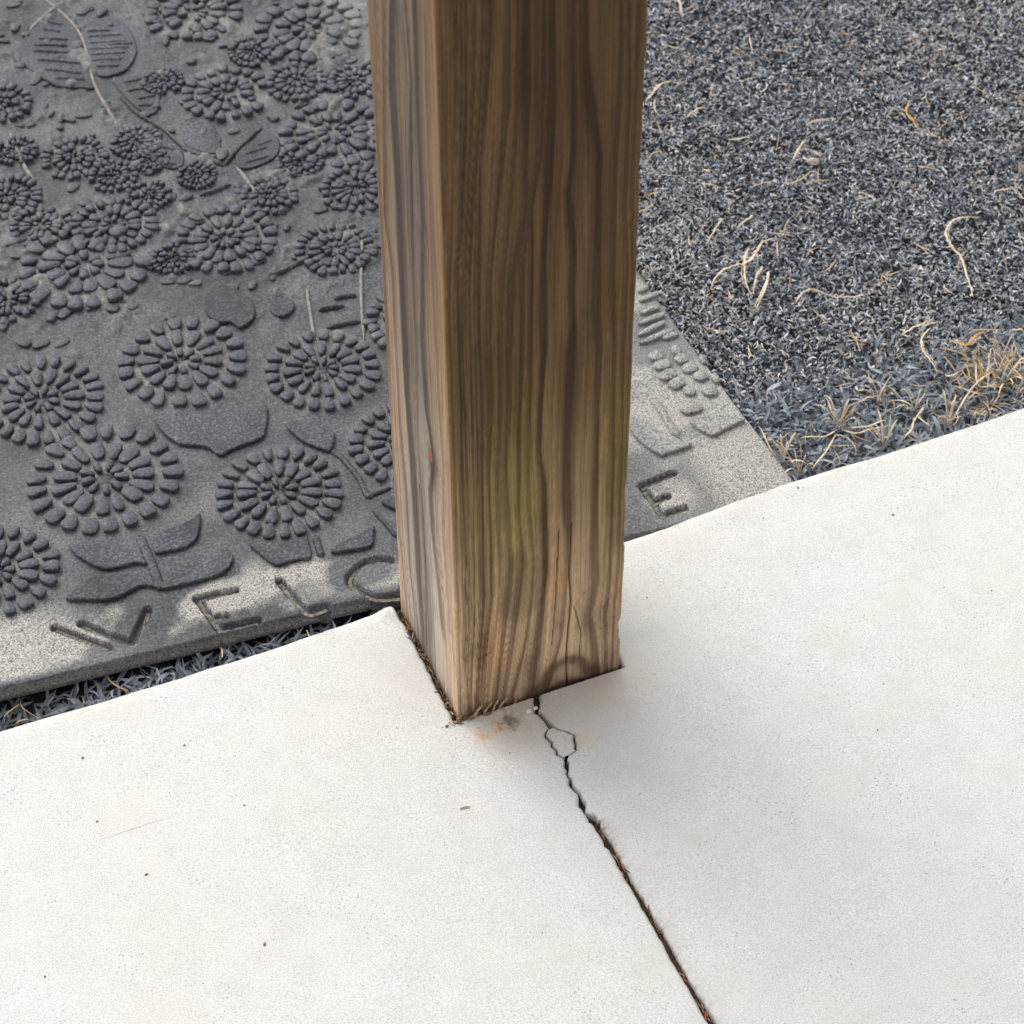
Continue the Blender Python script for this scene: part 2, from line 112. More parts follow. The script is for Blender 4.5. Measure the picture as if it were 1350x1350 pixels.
def polydist(px, py, pts):
    d = np.full(np.shape(px), 1e9)
    for (x0, y0), (x1, y1) in zip(pts[:-1], pts[1:]):
        dx, dy = x1-x0, y1-y0
        L = dx*dx+dy*dy+1e-12
        t = np.clip(((px-x0)*dx+(py-y0)*dy)/L, 0, 1)
        d = np.minimum(d, np.hypot(px-x0-t*dx, py-y0-t*dy))
    return d
def inside(px, py, poly):
    r = np.zeros(np.shape(px), bool)
    n = len(poly)
    for i in range(n):
        x0, y0 = poly[i]; x1, y1 = poly[(i+1) % n]
        if y0 == y1: continue
        c = ((y0 > py) != (y1 > py)) & (px < (x1-x0)*(py-y0)/(y1-y0)+x0)
        r ^= c
    return r
def catmull(pts, n, closed=False):
    P = np.array(pts, float)
    m = len(P)
    out = []
    segs = m if closed else m-1
    for i in range(segs):
        if closed:
            p0, p1, p2, p3 = P[(i-1) % m], P[i], P[(i+1) % m], P[(i+2) % m]
        else:
            p1, p2 = P[i], P[i+1]
            p0 = P[i-1] if i else 2*p1-p2
            p3 = P[i+2] if i+2 < m else 2*p2-p1
        for k in range(n):
            t = k/n
            out.append(.5*((2*p1)+(p2-p0)*t+(2*p0-5*p1+4*p2-p3)*t*t+(3*p1-p0-3*p2+p3)*t**3))
    if not closed: out.append(P[-1])
    return np.array(out)
def mesh_np(name, V, F, smooth=True, cols=None):
    V = np.asarray(V, np.float32); me = bpy.data.meshes.new(name)
    F = np.asarray(F, np.int32)
    k = F.shape[1]
    me.vertices.add(len(V)); me.vertices.foreach_set('co', V.ravel())
    me.loops.add(F.size); me.loops.foreach_set('vertex_index', F.ravel())
    me.polygons.add(len(F))
    me.polygons.foreach_set('loop_start', np.arange(0, F.size, k, dtype=np.int32))
    me.polygons.foreach_set('loop_total', np.full(len(F), k, np.int32))
    me.update(calc_edges=True)
    me.validate()
    if smooth: me.polygons.foreach_set('use_smooth', np.ones(len(me.polygons), bool))
    for an, arr in (cols or {}).items():
        arr = np.asarray(arr, np.float32)
        if arr.ndim == 1:
            a = me.attributes.new(an, 'FLOAT', 'POINT'); a.data.foreach_set('value', arr)
        else:
            a = me.attributes.new(an, 'FLOAT_COLOR', 'POINT')
            if arr.shape[1] == 3: arr = np.c_[arr, np.ones(len(arr), np.float32)]
            a.data.foreach_set('color', arr.ravel())
    return me
def grid_faces(r, c, off=0):
    i = np.arange(r-1)[:, None]*c+np.arange(c-1)[None]
    i = i.ravel()+off
    return np.c_[i, i+1, i+c+1, i+c]
def obj(name, me, mat=None, parent=None, **tags):
    o = bpy.data.objects.new(name, me)
    COL.objects.link(o)
    if mat is not None and me is not None and not me.materials: me.materials.append(mat)
    if parent is not None: o.parent = parent
    for k, v in tags.items(): o[k] = v
    return o
def pydata(name, verts, faces, smooth=True):
    me = bpy.data.meshes.new(name)
    me.from_pydata([tuple(map(float, v)) for v in verts], [], faces)
    me.update()
    if smooth: me.polygons.foreach_set('use_smooth', [True]*len(me.polygons))
    return me

# ------------------------------------------------------------------ materials
class NT:
    def __init__(s, name, rough=.8, spec=.3):
        s.m = bpy.data.materials.new(name); s.m.use_nodes = True
        s.t = s.m.node_tree; s.b = s.t.nodes['Principled BSDF']
        s.b.inputs['Roughness'].default_value = rough
        s.b.inputs['Specular IOR Level'].default_value = spec
    def n(s, typ, **kw):
        nd = s.t.nodes.new(typ)
        for k, v in kw.items(): setattr(nd, k, v)
        return nd
    def set(s, sock, v):
        if hasattr(v, 'is_output'): s.t.links.new(v, sock)
        else: sock.default_value = v
    def pos(s):
        return s.n('ShaderNodeNewGeometry').outputs['Position']
    def noise(s, scale, detail=4, rough=.6, vec=None, dist=0):
        nd = s.n('ShaderNodeTexNoise')
        nd.inputs['Scale'].default_value = scale; nd.inputs['Detail'].default_value = detail
        nd.inputs['Roughness'].default_value = rough; nd.inputs['Distortion'].default_value = dist
        s.set(nd.inputs['Vector'], vec if vec is not None else s.pos())
        return nd.outputs['Fac']
    def vor(s, scale, vec=None, out='Distance'):
        nd = s.n('ShaderNodeTexVoronoi'); nd.inputs['Scale'].default_value = scale
        s.set(nd.inputs['Vector'], vec if vec is not None else s.pos())
        return nd.outputs[out]
    def rng(s, v, a, b, c=0., d=1., smooth=False):
        nd = s.n('ShaderNodeMapRange')
        if smooth: nd.interpolation_type = 'SMOOTHSTEP'
        s.set(nd.inputs[0], v)
        for i, x in enumerate((a, b, c, d)): nd.inputs[1+i].default_value = x
        return nd.outputs[0]
    def math(s, op, a, b=0.):
        nd = s.n('ShaderNodeMath', operation=op)
        s.set(nd.inputs[0], a); s.set(nd.inputs[1], b)
        return nd.outputs[0]
    def mix(s, f, a, b, mode='MIX'):
        nd = s.n('ShaderNodeMix', data_type='RGBA', blend_type=mode)
        s.set(nd.inputs[0], f)
        for i, v in ((6, a), (7, b)):
            s.set(nd.inputs[i], (*v, 1.) if isinstance(v, tuple) and len(v) == 3 else v)
        return nd.outputs[2]
    def attr(s, name, out='Fac'):
        nd = s.n('ShaderNodeAttribute'); nd.attribute_name = name
        return nd.outputs[out]
    def scaled(s, v):
        nd = s.n('ShaderNodeVectorMath', operation='MULTIPLY')
        s.set(nd.inputs[0], s.pos()); nd.inputs[1].default_value = v
        return nd.outputs[0]
    def dist(s, p):
        nd = s.n('ShaderNodeVectorMath', operation='DISTANCE')
        s.set(nd.inputs[0], s.pos()); nd.inputs[1].default_value = p
        return nd.outputs['Value']
    def bump(s, h, strength, distance, prev=None):
        nd = s.n('ShaderNodeBump'); nd.inputs['Strength'].default_value = strength
        nd.inputs['Distance'].default_value = distance
        s.set(nd.inputs['Height'], h)
        if prev is not None: s.set(nd.inputs['Normal'], prev)
        s.t.links.new(nd.outputs[0], s.b.inputs['Normal'])
        return nd.outputs[0]
    def color(s, c): s.set(s.b.inputs['Base Color'], (*c, 1.) if isinstance(c, tuple) else c); return s.m

def mat_concrete():
    t = NT('concrete', .88, .25)
    big = t.noise(5., 5, .6); mid = t.noise(28., 5, .65); fine = t.noise(900., 2, .6)
    c = t.mix(t.rng(big, .35, .68), (.675, .660, .618), (.690, .684, .660))
    c = t.mix(t.rng(mid, .40, .70, 0, .55), c, (.590, .578, .545))
    c = t.mix(t.rng(t.noise(70., 5, .75), .50, .70, 0, .30), c, (.53, .52, .49))
    c = t.mix(t.rng(fine, .40, .70, 0, .75), c, (.36, .35, .335))
    # warm drifting blotches
    c = t.mix(t.rng(t.noise(9., 3, .5, t.scaled((1, 1.6, 1))), .56, .72, 0, .35), c, (.61, .575, .505))
    # pin holes, gathered in patches
    pit = t.rng(t.vor(300.), .12, .27, 1, 0)
    pm = t.rng(t.noise(20., 4, .75), .46, .66)
    c = t.mix(t.math('MULTIPLY', t.math('MULTIPLY', pit, pm), .75), c, (.17, .155, .14))
    pit2 = t.rng(t.vor(95.), .045, .075, 1, 0)
    c = t.mix(t.math('MULTIPLY', t.math('MULTIPLY', pit2, t.rng(t.noise(15., 3, .5), .48, .62)), .8), c, (.30, .26, .21))
    # tan grime at the post foot, wider grey patches in front and beside
    n2 = t.noise(60., 5, .7)
    for p, r0, r1, k, colr in (((.045, -.018, 0), .008, .060, .75, (.46, .385, .265)), ((.11, -.008, 0), .008, .065, .60, (.47, .40, .29)),
                             ((.15, .03, 0), .01, .11, .45, (.50, .48, .45)), ((.10, -.075, 0), .01, .10, .45, (.50, .49, .46)),
                             ((-.02, .05, 0), .005, .05, .35, (.52, .49, .43))):
        f = t.rng(t.dist(p), r0, r1, 1, 0, True)
        f = t.math('MULTIPLY', f, t.rng(n2, .25, .65, .35, 1.))
        c = t.mix(t.math('MULTIPLY', f, k), c, colr)
    # rust stains
    n3 = t.noise(180., 4, .7)
    for (x, y), r, k, colr in zip(RUST, (.009, .012, .012, .014, .022, .030), (.60, .55, .80, .30, .0, .30),
                                  ((.62, .30, .11), (.62, .29, .10), (.10, .085, .07), (.62, .38, .18), (.60, .42, .25), (.58, .42, .27))):
        f = t.rng(t.math('ADD', t.dist((x, y, 0)), t.math('MULTIPLY', t.math('SUBTRACT', n3, .5), .030)), 0., r, 1, 0, True)
        c = t.mix(t.math('MULTIPLY', f, k), c, colr)
    # soil caught along the sawn joint and the crack
    ed = t.math('MULTIPLY', t.attr('edge'), t.rng(n3, .30, .62))
    c = t.mix(t.math('MULTIPLY', ed, .95), c, (.085, .062, .045))
    b = t.bump(t.noise(1100., 2, .6), .25, .0008)
    b = t.bump(mid, .25, .004, b)
    t.bump(t.math('MULTIPLY', pit, pm), -.35, .0008, b)
    return t.color(c)

def mat_rubber(name, dustk=1.):
    t = NT(name, .56, .30)
    n = t.noise(420., 3, .65); m = t.noise(35., 5, .65); l = t.noise(9., 3, .55)
    c = t.mix(t.rng(m, .35, .65), (.018, .021, .027), (.038, .042, .051))
    c = t.mix(t.rng(n, .46, .70, 0, .60), c, (.19, .195, .205))
    c = t.mix(t.rng(n, .50, .30, 0, .5), c, (.026, .029, .036))
    c = t.mix(t.rng(l, .38, .62), t.mix(1., c, (.62, .63, .66), 'MULTIPLY'), t.mix(1., c, (1.2, 1.2, 1.2), 'MULTIPLY'))
    # pale dust, lying in drifts
    dn = t.rng(t.noise(700., 4, .75), .38, .60)
    d = t.attr('dust')
    c = t.mix(t.math('MULTIPLY', t.math('MULTIPLY', d, dn), dustk), c, (.52, .495, .435))
    g = t.math('MULTIPLY', t.rng(t.noise(150., 4, .75), .62, .70), t.rng(l, .4, .7, .1, .5))
    c = t.mix(g, c, (.40, .37, .32))
    b = t.bump(n, .5, .0009)
    t.bump(m, .35, .003, b)
    return t.color(c)

def mat_rubber_relief():
    t = NT('rubber_relief', .50, .38)
    n = t.noise(420., 3, .65); m = t.noise(35., 5, .65)
    c = t.mix(t.rng(m, .35, .65), (.020, .024, .032), (.042, .048, .060))
    c = t.mix(t.rng(n, .45, .70, 0, .5), c, (.18, .19, .205))
    c = t.mix(t.rng(n, .48, .30, 0, .55), c, (.024, .027, .034))
    sx = t.n('ShaderNodeSeparateXYZ'); t.set(sx.inputs[0], t.pos())
    d = t.math('MAXIMUM', t.rng(sx.outputs[0], .22, .30, 0, .8), t.rng(t.noise(11., 3, .6), .60, .75, 0, .35))
    d = t.math('MULTIPLY', d, t.rng(t.noise(600., 4, .75), .38, .62))
    c = t.mix(d, c, (.50, .475, .42))
    b = t.bump(n, .55, .0009)
    t.bump(t.noise(120., 3, .6), .4, .0015, b)
    return t.color(c)

def mat_wood():
    t = NT('weathered_post_wood', .78, .22)
    c = t.attr('wood', 'Color')
    f = t.noise(1., 4, .6, t.scaled((1500., 1500., 26.)))
    g = t.noise(1., 3, .6, t.scaled((420., 420., 5.)))
    c = t.mix(t.rng(f, .30, .72, 0, .30), c, t.mix(1., c, (.50, .46, .42), 'MULTIPLY'))
    c = t.mix(t.rng(g, .45, .75, 0, .22), c, t.mix(1., c, (1.35, 1.32, 1.28), 'MULTIPLY'))
    s = t.rng(t.noise(900., 2, .5), .70, .76, 0, .5)
    c = t.mix(s, c, t.mix(1., c, (.45, .4, .35), 'MULTIPLY'))
    b = t.bump(f, .35, .0006)
    t.bump(g, .3, .001, b)
    return t.color(c)

def mat_attr(name, an, rough, spec, var=.25, scale=600.):
    t = NT(name, rough, spec)
    c = t.attr(an, 'Color')
    c = t.mix(t.rng(t.noise(scale, 3, .6), .35, .7, 0, var), c, t.mix(1., c, (.5, .5, .52), 'MULTIPLY'))
    return t.color(c)

def mat_plain(name, ca, cb, scale, rough=.85, spec=.2, bump=.0):
    t = NT(name, rough, spec)
    n = t.noise(scale, 4, .65)
    if bump: t.bump(n, .5, bump)
    return t.color(t.mix(t.rng(n, .35, .65), ca, cb))

M_CON = mat_concrete()
M_MAT = mat_rubber('doormat_rubber')
M_REL = mat_rubber_relief()
M_LEAF = mat_rubber('leaf_rubber')
M_WOOD = mat_wood()
M_GRASS = mat_attr('grey_blades', 'tint', .55, .35)
M_FIB = mat_attr('grey_fibres', 'tint', .8, .15)
M_STRAW = mat_plain('dry_straw', (.52, .41, .26), (.74, .64, .48), 160., .7, .25)
M_STRAWO = mat_plain('orange_straw', (.55, .28, .06), (.62, .42, .18), 160., .7, .25)
M_DIRT = mat_plain('joint_soil', (.018, .013, .010), (.10, .062, .040), 420., .95, .05, .002)
M_SOIL = mat_plain('dark_soil', (.012, .012, .014), (.05, .046, .045), 130., .95, .05, .004)
M_GROOVE = mat_plain('dusty_groove', (.06, .056, .052), (.30, .265, .22), 300., .9, .1, .001)
M_PSTEM = mat_plain('dusty_stem', (.16, .15, .14), (.34, .31, .28), 220., .85, .15, .001)
M_CRUMB = mat_plain('crumb', (.08, .06, .04), (.26, .17, .10), 90., .9, .1)
M_SPLINT = mat_plain('splinter', (.30, .20, .11), (.60, .45, .29), 300., .8, .15)
M_PALE = mat_plain('pale_chip', (.62, .60, .56), (.75, .74, .70), 300., .9, .1)

# ------------------------------------------------------------------ ground
ZGROUND = -.062
gx = np.r_[-60, -8, np.linspace(-1.2, 2.4, 90), 8, 60]
gy = np.r_[-60, -8, np.linspace(-.4, 2.6, 80), 8, 60]
X, Y = np.meshgrid(gx, gy)
Z = ZGROUND+.010*(fbm(X*9, Y*9, 1)-.5)
obj('ground', mesh_np('ground', np.c_[X.ravel(), Y.ravel(), Z.ravel()], grid_faces(len(gy), len(gx))), M_SOIL, kind='structure')

# ------------------------------------------------------------------ concrete slab in two halves
EX = np.array([e[0] for e in EDGE]); EY = np.array([e[1] for e in EDGE])
def edge_y(x):
    return np.interp(x, EX, EY)+.0030*(fbm(np.asarray(x)*45, np.asarray(x)*0+3.3, 2)-.5)
PW, PD = .140, .1295            # post footprint
GAP = .0042
def jag(y, amp, s):
    y = np.asarray(y, float)
    return amp*((fbm(y*240, y*0+s, s, 4)-.5)*2)
def polyx(pts, y):
    p = sorted(pts, key=lambda q: q[1])
    return np.interp(y, [q[1] for q in p], [q[0] for q in p])
CA = [(.0640, .004)]+CRK_MAIN_A
yj0 = JOINT[0][1]
def border(y, side):
    """x of the broken or sawn border of one slab half (side -1 left, +1 right)"""
    y = np.asarray(y, float)
    left = np.where(y > CRK_L[0][1], polyx(CA, y), np.where(y > CRK_L[-1][1], polyx(CRK_L if side < 0 else CRK_R, y),
            np.where(y > yj0, polyx(CRK_MAIN_B, y), polyx(JOINT+[(.071, -.6), (.075, -2.4)], y))))
    w = np.where(y > CRK_L[0][1], .0015, np.where(y > CRK_L[-1][1], .0008, np.where(y > yj0, .0012, .0021)))
    w = w*np.where(y > yj0, .15+1.7*fbm(y*130, y*0+1.5, 3), .65+.7*fbm(y*55, y*0+1.5, 3))
    x = left+side*w
    a = np.where(y > yj0, .0024, .0006)
    x = x+jag(y, 1, 2)*a+(jag(y, 1, 4)*.0005 if side > 0 else 0)
    # broken spall where the crack meets the sawn joint
    x = x+side*.010*np.clip(fbm(y*95, y*0+side*2.2, 1, 3)-.60, 0, 1)*(y > yj0-.05)
    if side > 0: x = x+.004*np.exp(-((y-(yj0+.002))/.006)**2)
    notch = y > -GAP
    xn = (-GAP if side < 0 else PW+.0016)+jag(y, .0011, 5)
    if side < 0: xn = xn-.003*sstep(.10, .13, y)
    return np.where(notch, xn, x)
rows_s = np.r_[0., 0., 0., 0., 0., 0., 0., np.arange(.012, .55, .0016), np.linspace(.56, 2.6, 40)]
prof = [(-.004, -.11), (-.0035, -.03), (-.003, -.014), (-.0015, -.008), (.0006, -.0036), (.0035, -.0012), (.0075, -.0002)]
def slab(side, name):
    cx = np.r_[np.linspace(1.6, .30, 14), np.geomspace(.28, .0042, 70)]
    bev = [(.0030, 0.), (.0018, -.0003), (.0008, -.0011), (.0001, -.0026), (-.0002, -.010), (-.0002, -.05)]
    U = np.r_[cx, [b[0] for b in bev]]
    DZ = np.r_[np.zeros(len(cx)), [b[1] for b in bev]]
    nrow = len(rows_s)
    yb = .131-rows_s
    yb[:7] = [.131-p_[0] for p_ in prof]
    # an exact step where the notch for the post ends
    k = np.argmin(abs(yb+GAP)); yb[k] = -GAP+1e-5; yb[k+1] = -GAP-1e-5
    bx = border(yb, side); yb[k] = yb[k+1] = -GAP
    Xg = bx[:, None]+side*U[None]
    ey = edge_y(np.clip(Xg, EX[0], EX[-1]))-.131
    s = .131-yb
    Yg = yb[:, None]+ey*np.clip(1-s/.06, 0, 1)[:, None]
    rz = np.zeros(nrow); rz[:7] = [p_[1] for p_ in prof]
    Zg = np.minimum(DZ[None], 0)+rz[:, None]+.0010*(fbm(Xg*14, Yg*14, 2)-.5)
    Zg = Zg+.0009*(fbm(Xg*120, Yg*120, 4, 3)-.5)*np.exp(-((s-.004)/.008)**2)[:, None]
    # the crumbly raised lip at the back corner of the notch
    if side < 0:
        Zg = Zg+(.0035*np.exp(-((Xg+.010)/.012)**2-((Yg-.126)/.010)**2)*(.4+1.2*fbm(Xg*300, Yg*300, 1)))
    edge = np.exp(-np.maximum(U, 0)/.0016)[None]*np.ones((nrow, 1))
    wd = np.where(yb > -GAP, .55, np.where(yb > yj0, .35, (.75 if side > 0 else .45)))
    edge = edge*wd[:, None]
    if side > 0:      # smear of soil on the right lip of the joint
        e2 = np.exp(-np.maximum(U, 0)/.0042)[None]*sstep(yj0+.004, yj0-.006, yb)[:, None]*(.45+.5*np.exp(-((yb-yj0)/.03)**2))[:, None]
        edge = np.maximum(edge, e2)
    edge = np.maximum(edge, (.55*np.exp(-((s-.0)/.006)**2))[:, None]*np.clip(fbm(Xg*90, Yg*90, 3)*3-1.2, 0, 1))
    V = np.c_[Xg.ravel(), Yg.ravel(), Zg.ravel()]
    F = grid_faces(nrow, len(U))
    F = F[F[:, 0]//len(U) != k]          # no faces across the step
    if side < 0: F = F[:, ::-1]
    # wall of the notch in front of the post
    n0 = len(V)
    x0, x1 = (-GAP, float(border(-GAP-1e-4, -1))) if side < 0 else (float(border(-GAP-1e-4, 1)), PW+.0016)
    xs = np.linspace(x0, x1, 60)
    yy = -GAP-.0003+jag(xs, .0006, 1)
    V = np.r_[V, np.c_[xs, yy-.0004, xs*0+.0001], np.c_[xs, yy+.0004, xs*0-.0012], np.c_[xs, yy+.0006, xs*0-.05]]
    F = np.r_[F, grid_faces(3, 60, n0)]
    me = mesh_np(name, V, F, True, {'edge': np.r_[edge.ravel(), np.full(180, .6)]})
    return obj(name, me, M_CON, kind='structure')
slab_l = slab(-1, 'concrete_slab')
slab_r = slab(1, 'concrete_slab')

# loose flake held between the two branches of the crack
ys = np.linspace(CRK_L[0][1]-.0015, CRK_L[-1][1]+.0010, 40)
xl = border(ys, -1)+.0014; xr = border(ys, 1)-.0014
tt = np.r_[0., 0., .04, np.linspace(.1, .9, 12), .96, 1., 1.]
zz = np.r_[-.02, -.002, -.0004, np.zeros(12), -.0004, -.002, -.02]
xr = np.maximum(xr, xl+.0006)
Xg = xl[:, None]+(xr-xl)[:, None]*tt[None]
Yg = np.repeat(ys[:, None], len(tt), 1)
Zg = np.repeat(zz[None], len(ys), 0)-.0004+.0008*(fbm(Xg*150, Yg*150, 1)-.5)
ed = np.repeat((np.exp(-np.minimum(tt, 1-tt)/.06)*.4)[None], len(ys), 0)
obj('loose_flake', mesh_np('loose_flake', np.c_[Xg.ravel(), Yg.ravel(), Zg.ravel()], grid_faces(len(ys), len(tt)), True, {'edge': ed.ravel()}), M_CON, slab_r)

# soil lying in the joint, the crack and the notch
V = []; F = []
ys = np.arange(-.0035, -1.8, -.002)
xc = .5*(border(np.minimum(ys, -GAP-.001), -1)+border(np.minimum(ys, -GAP-.001), 1))
dep = np.where(ys > yj0, -.0075, -.0046)+.0022*(fbm(ys*160, ys*0, 2)-.5)*np.where(ys > yj0, 1., 1.6)
off = np.array([-.011, -.004, -.0015, 0, .0015, .004, .011])
Xg = xc[:, None]+off[None]
Yg = np.repeat(ys[:, None], 7, 1)
Zg = dep[:, None]+.0016*(fbm(Xg*700, Yg*500, 1)-.5)-.0004*np.abs(np.arange(7)-3)[None]
Zg = np.minimum(Zg, -.0012)
V = np.c_[Xg.ravel(), Yg.ravel(), Zg.ravel()]
F = grid_faces(len(ys), 7)
xs = np.linspace(-.012, PW+.012, 160); ys2 = np.linspace(-.012, .128, 140)
Xg, Yg = np.meshgrid(xs, ys2)
Zg = -.0062+.004*(fbm(Xg*260, Yg*260, 3)-.5)
F = np.r_[F, grid_faces(len(ys2), len(xs), len(V))]
V = np.r_[V, np.c_[Xg.ravel(), Yg.ravel(), Zg.ravel()]]
soil_gap = obj('joint_soil', mesh_np('joint_soil', V, F[:, ::-1]), M_DIRT, kind='stuff', label='dark brown soil packed in the slab joint and round the post', category='soil')

# ------------------------------------------------------------------ timber post
ZT = 2.6
zs = np.r_[-.03, np.arange(-.012, .80, .0016), np.linspace(.82, ZT, 60)]
ch = .0022
# perimeter, going round: left face back->front, front face left->right, then right and back
lf = np.linspace(PD-ch, ch, 120); ff = np.linspace(ch, PW-ch, 190)
per = []
for y in lf: per.append((0, y, -1, 0, 0, y))
for a in (30, 60): per.append((ch-ch*math.cos(R(a)), ch-ch*math.sin(R(a)), -math.cos(R(a)), -math.sin(R(a)), 1, 0))
for x in ff: per.append((x, 0, 0, -1, 1, x))
for a in (30, 60): per.append((PW-ch+ch*math.sin(R(a)), ch-ch*math.cos(R(a)), math.sin(R(a)), -math.cos(R(a)), 1, PW))
for y in np.linspace(ch, PD-ch, 40): per.append((PW, y, 1, 0, 2, y))
for x in np.linspace(PW-ch, ch, 40): per.append((x, PD, 0, 1, 3, x))
per = np.array(per); nc = len(per)
XX = np.repeat(per[None, :, 0], len(zs), 0); YY = np.repeat(per[None, :, 1], len(zs), 0)
ZZ = np.repeat(zs[:, None], nc, 1)
NX = per[None, :, 2]; NY = per[None, :, 3]; FC = per[:, 4].astype(int); UU = per[:, 5]
colr = np.zeros((len(zs), nc, 3)); disp = np.zeros((len(zs), nc))
def C(*v): return np.array(v)
def lerp3(a, b, t): return a+(b-a)*t[..., None]
def grain(u, z, lines, checks, seed, umax):
    """darkness of late wood, ring coordinate, depth of drying checks"""
    uw = u+.0012*(fbm(u*30, z*6, seed)-.5)+.0006*(fbm(u*150, z*30, seed+1)-.5)
    zc = z[:, 0]
    cen = []
    for pts, w, d in lines:
        q = sorted(pts, key=lambda a_: a_[1])
        cen.append(np.interp(zc, [a_[1] for a_ in q], [a_[0] for a_ in q]))
    order = np.argsort([c_.mean() for c_ in cen])
    cs = [cen[i_] for i_ in order]
    for k_ in range(1, len(cs)): cs[k_] = np.maximum(cs[k_], cs[k_-1]+.0016)
    m = np.zeros(u.shape)
    psi = np.zeros(u.shape)
    lo = np.full(zc.shape, -.004)
    for k_, i_ in enumerate(order):
        pts, w, d = lines[i_]
        q = (uw-cs[k_][:, None])
        ww = w*(.55+.75*vn(zc*15, zc*0+k_*3.7, seed))[:, None]
        prof_ = np.where(q < 0, 1/(1+(-q/(ww*1.45))**3), 1/(1+(q/(ww*.8))**5))
        z0 = min(a_[1] for a_ in pts)
        fade = sstep(z0-.01, z0+.02, z) if z0 > .03 else 1.
        dk = d*(.70+.45*vn(zc*9+2, zc*0+k_*5.1, seed+1))[:, None]
        m = np.maximum(m, prof_*dk*fade)
        seg = (uw-lo[:, None])/(cs[k_]-lo)[:, None]
        psi = np.where((uw >= lo[:, None]) & (uw < cs[k_][:, None]), k_+seg, psi)
        lo = cs[k_]
    seg = (uw-lo[:, None])/(umax+.004-lo)[:, None]
    psi = np.where(uw >= lo[:, None], len(cs)+seg, psi)
    c = np.zeros(u.shape)
    for pts, w in checks:
        uj = u+.0006*(fbm(z*90, u*0+2, 3)-.5)
        dd = polydist(uj, z, pts)
        c = np.maximum(c, np.exp(-(dd/w)**2))
    return m, psi, c
def fibre(psi, u, z, s):
    """fine lines that run with the rings"""
    a_ = fbm(psi*9+u*260, z*6, s, 3)
    b_ = fbm(psi*22+u*900, z*15, s+1, 3)
    return a_, b_
# front face
sel = FC == 1
u = np.repeat(UU[None, sel], len(zs), 0); z = ZZ[:, sel]
m, psi, c = grain(u, z, GRAIN_F, CHECK_F, 1, PW)
bl = np.zeros(u.shape)
for bi, (pts, w, d) in enumerate(BLOT_F):
    ub = u+.004*(fbm(u*60, z*16, 2)-.5)+.0020*(fbm(u*300, z*24, 3)-.5)
    kz_ = .22 if bi < 6 else 1.          # long streaks taper, the knot does not
    q = polydist(ub, z*kz_, [(a_, b_*kz_) for a_, b_ in pts])/w
    bl = np.maximum(bl, d/(1+q**3.5))
fa, fb = fibre(psi, u, z, 2)
h = sstep(.00, .40, z+.05*(fbm(u*22, z*5, 4)-.5))
early = lerp3(C(.640, .438, .275), C(.168, .097, .043), h)  # porch shade on the upper face is put into the colour, besides weathering
mid = np.exp(-((z-.27)/.13)**2)
early = early*lerp3(C(1, 1, 1), C(.90, .93, .72), mid*.8)
early = early*(.84+.32*fbm(u*60, z*9, 5))[..., None]
late = lerp3(C(.165, .090, .050), C(.050, .027, .013), h)  # late wood carries the same painted shade upward
narrow = np.exp(-((u-.018)/.018)**2)
lines2 = np.clip((fa-.50)*3.6, 0, 1)*(.30+.45*narrow)
col = lerp3(early, late, np.clip(m*.95+lines2*(1-m*.6)+bl*.75*(.7+.5*fb), 0, 1))
col = col*(.56+.88*fb)[..., None]
alg = np.exp(-((u-.048)/.022)**2-((z-.235)/.12)**2)*np.clip(fbm(u*50, z*14, 1)*1.8-.4, 0, 1)
col = col*lerp3(C(1, 1, 1), C(.88, 1.04, .50), alg*.95)
alg2 = np.exp(-((u-.128)/.008)**2-((z-.25)/.10)**2)
col = col*lerp3(C(1, 1, 1), C(.90, 1.02, .60), alg2*.8)
org = np.clip(np.exp(-((u-.084)/.010)**2-((z-.115)/.05)**2)+.8*np.exp(-((u-.030)/.014)**2-((z-.07)/.03)**2), 0, 1)*np.clip(fbm(u*70, z*25, 2)*2-.5, 0, 1)
col = col*lerp3(C(1, 1, 1), C(1.22, .98, .66), org*.8)
mott = fbm(u*45, z*26, 4)
col = col*(1-.30*np.clip((mott-.50)*5, 0, 1)*sstep(.40, .05, z))[..., None]
grain_s = fbm(u*900, z*500, 1, 2)
col = col*(.88+.24*grain_s)[..., None]
upper_patch = np.clip(fbm(u*14, z*2.4, 1)*2.6-1.1, 0, 1)*sstep(.25, .5, z)
col = col*(1-.42*upper_patch)[..., None]  # broken darker patches on the upper part of the face
foot = np.exp(-np.clip(z, 0, 9)/.007)*np.clip(fbm(u*120, z*80, 3)*1.6-.3, 0, 1)
col = lerp3(col, C(.07, .045, .03)*np.ones_like(col), np.clip(foot*.8, 0, 1))
col = lerp3(col, C(.012, .008, .006)*np.ones_like(col), np.clip(c*.95, 0, 1))
# small scars near the near corner
for (sx0, sz0, sx1, sz1) in ((.004, .073, .009, .062), (.019, .062, .030, .068), (.122, .075, .128, .086), (.121, .052, .127, .055), (.104, .10, .110, .104)):
    dd = polydist(u, z, [(sx0, sz0), (sx1, sz1)])
    col = lerp3(col, C(.06, .042, .03)*np.ones_like(col), np.exp(-(dd/.0007)**2)*np.clip(fbm(u*600, z*600, 1)*2-.4, 0, 1))
colr[:, sel] = col
disp[:, sel] = m*.00040-lines2*.00025-c*.0022+(fb-.5)*.0004
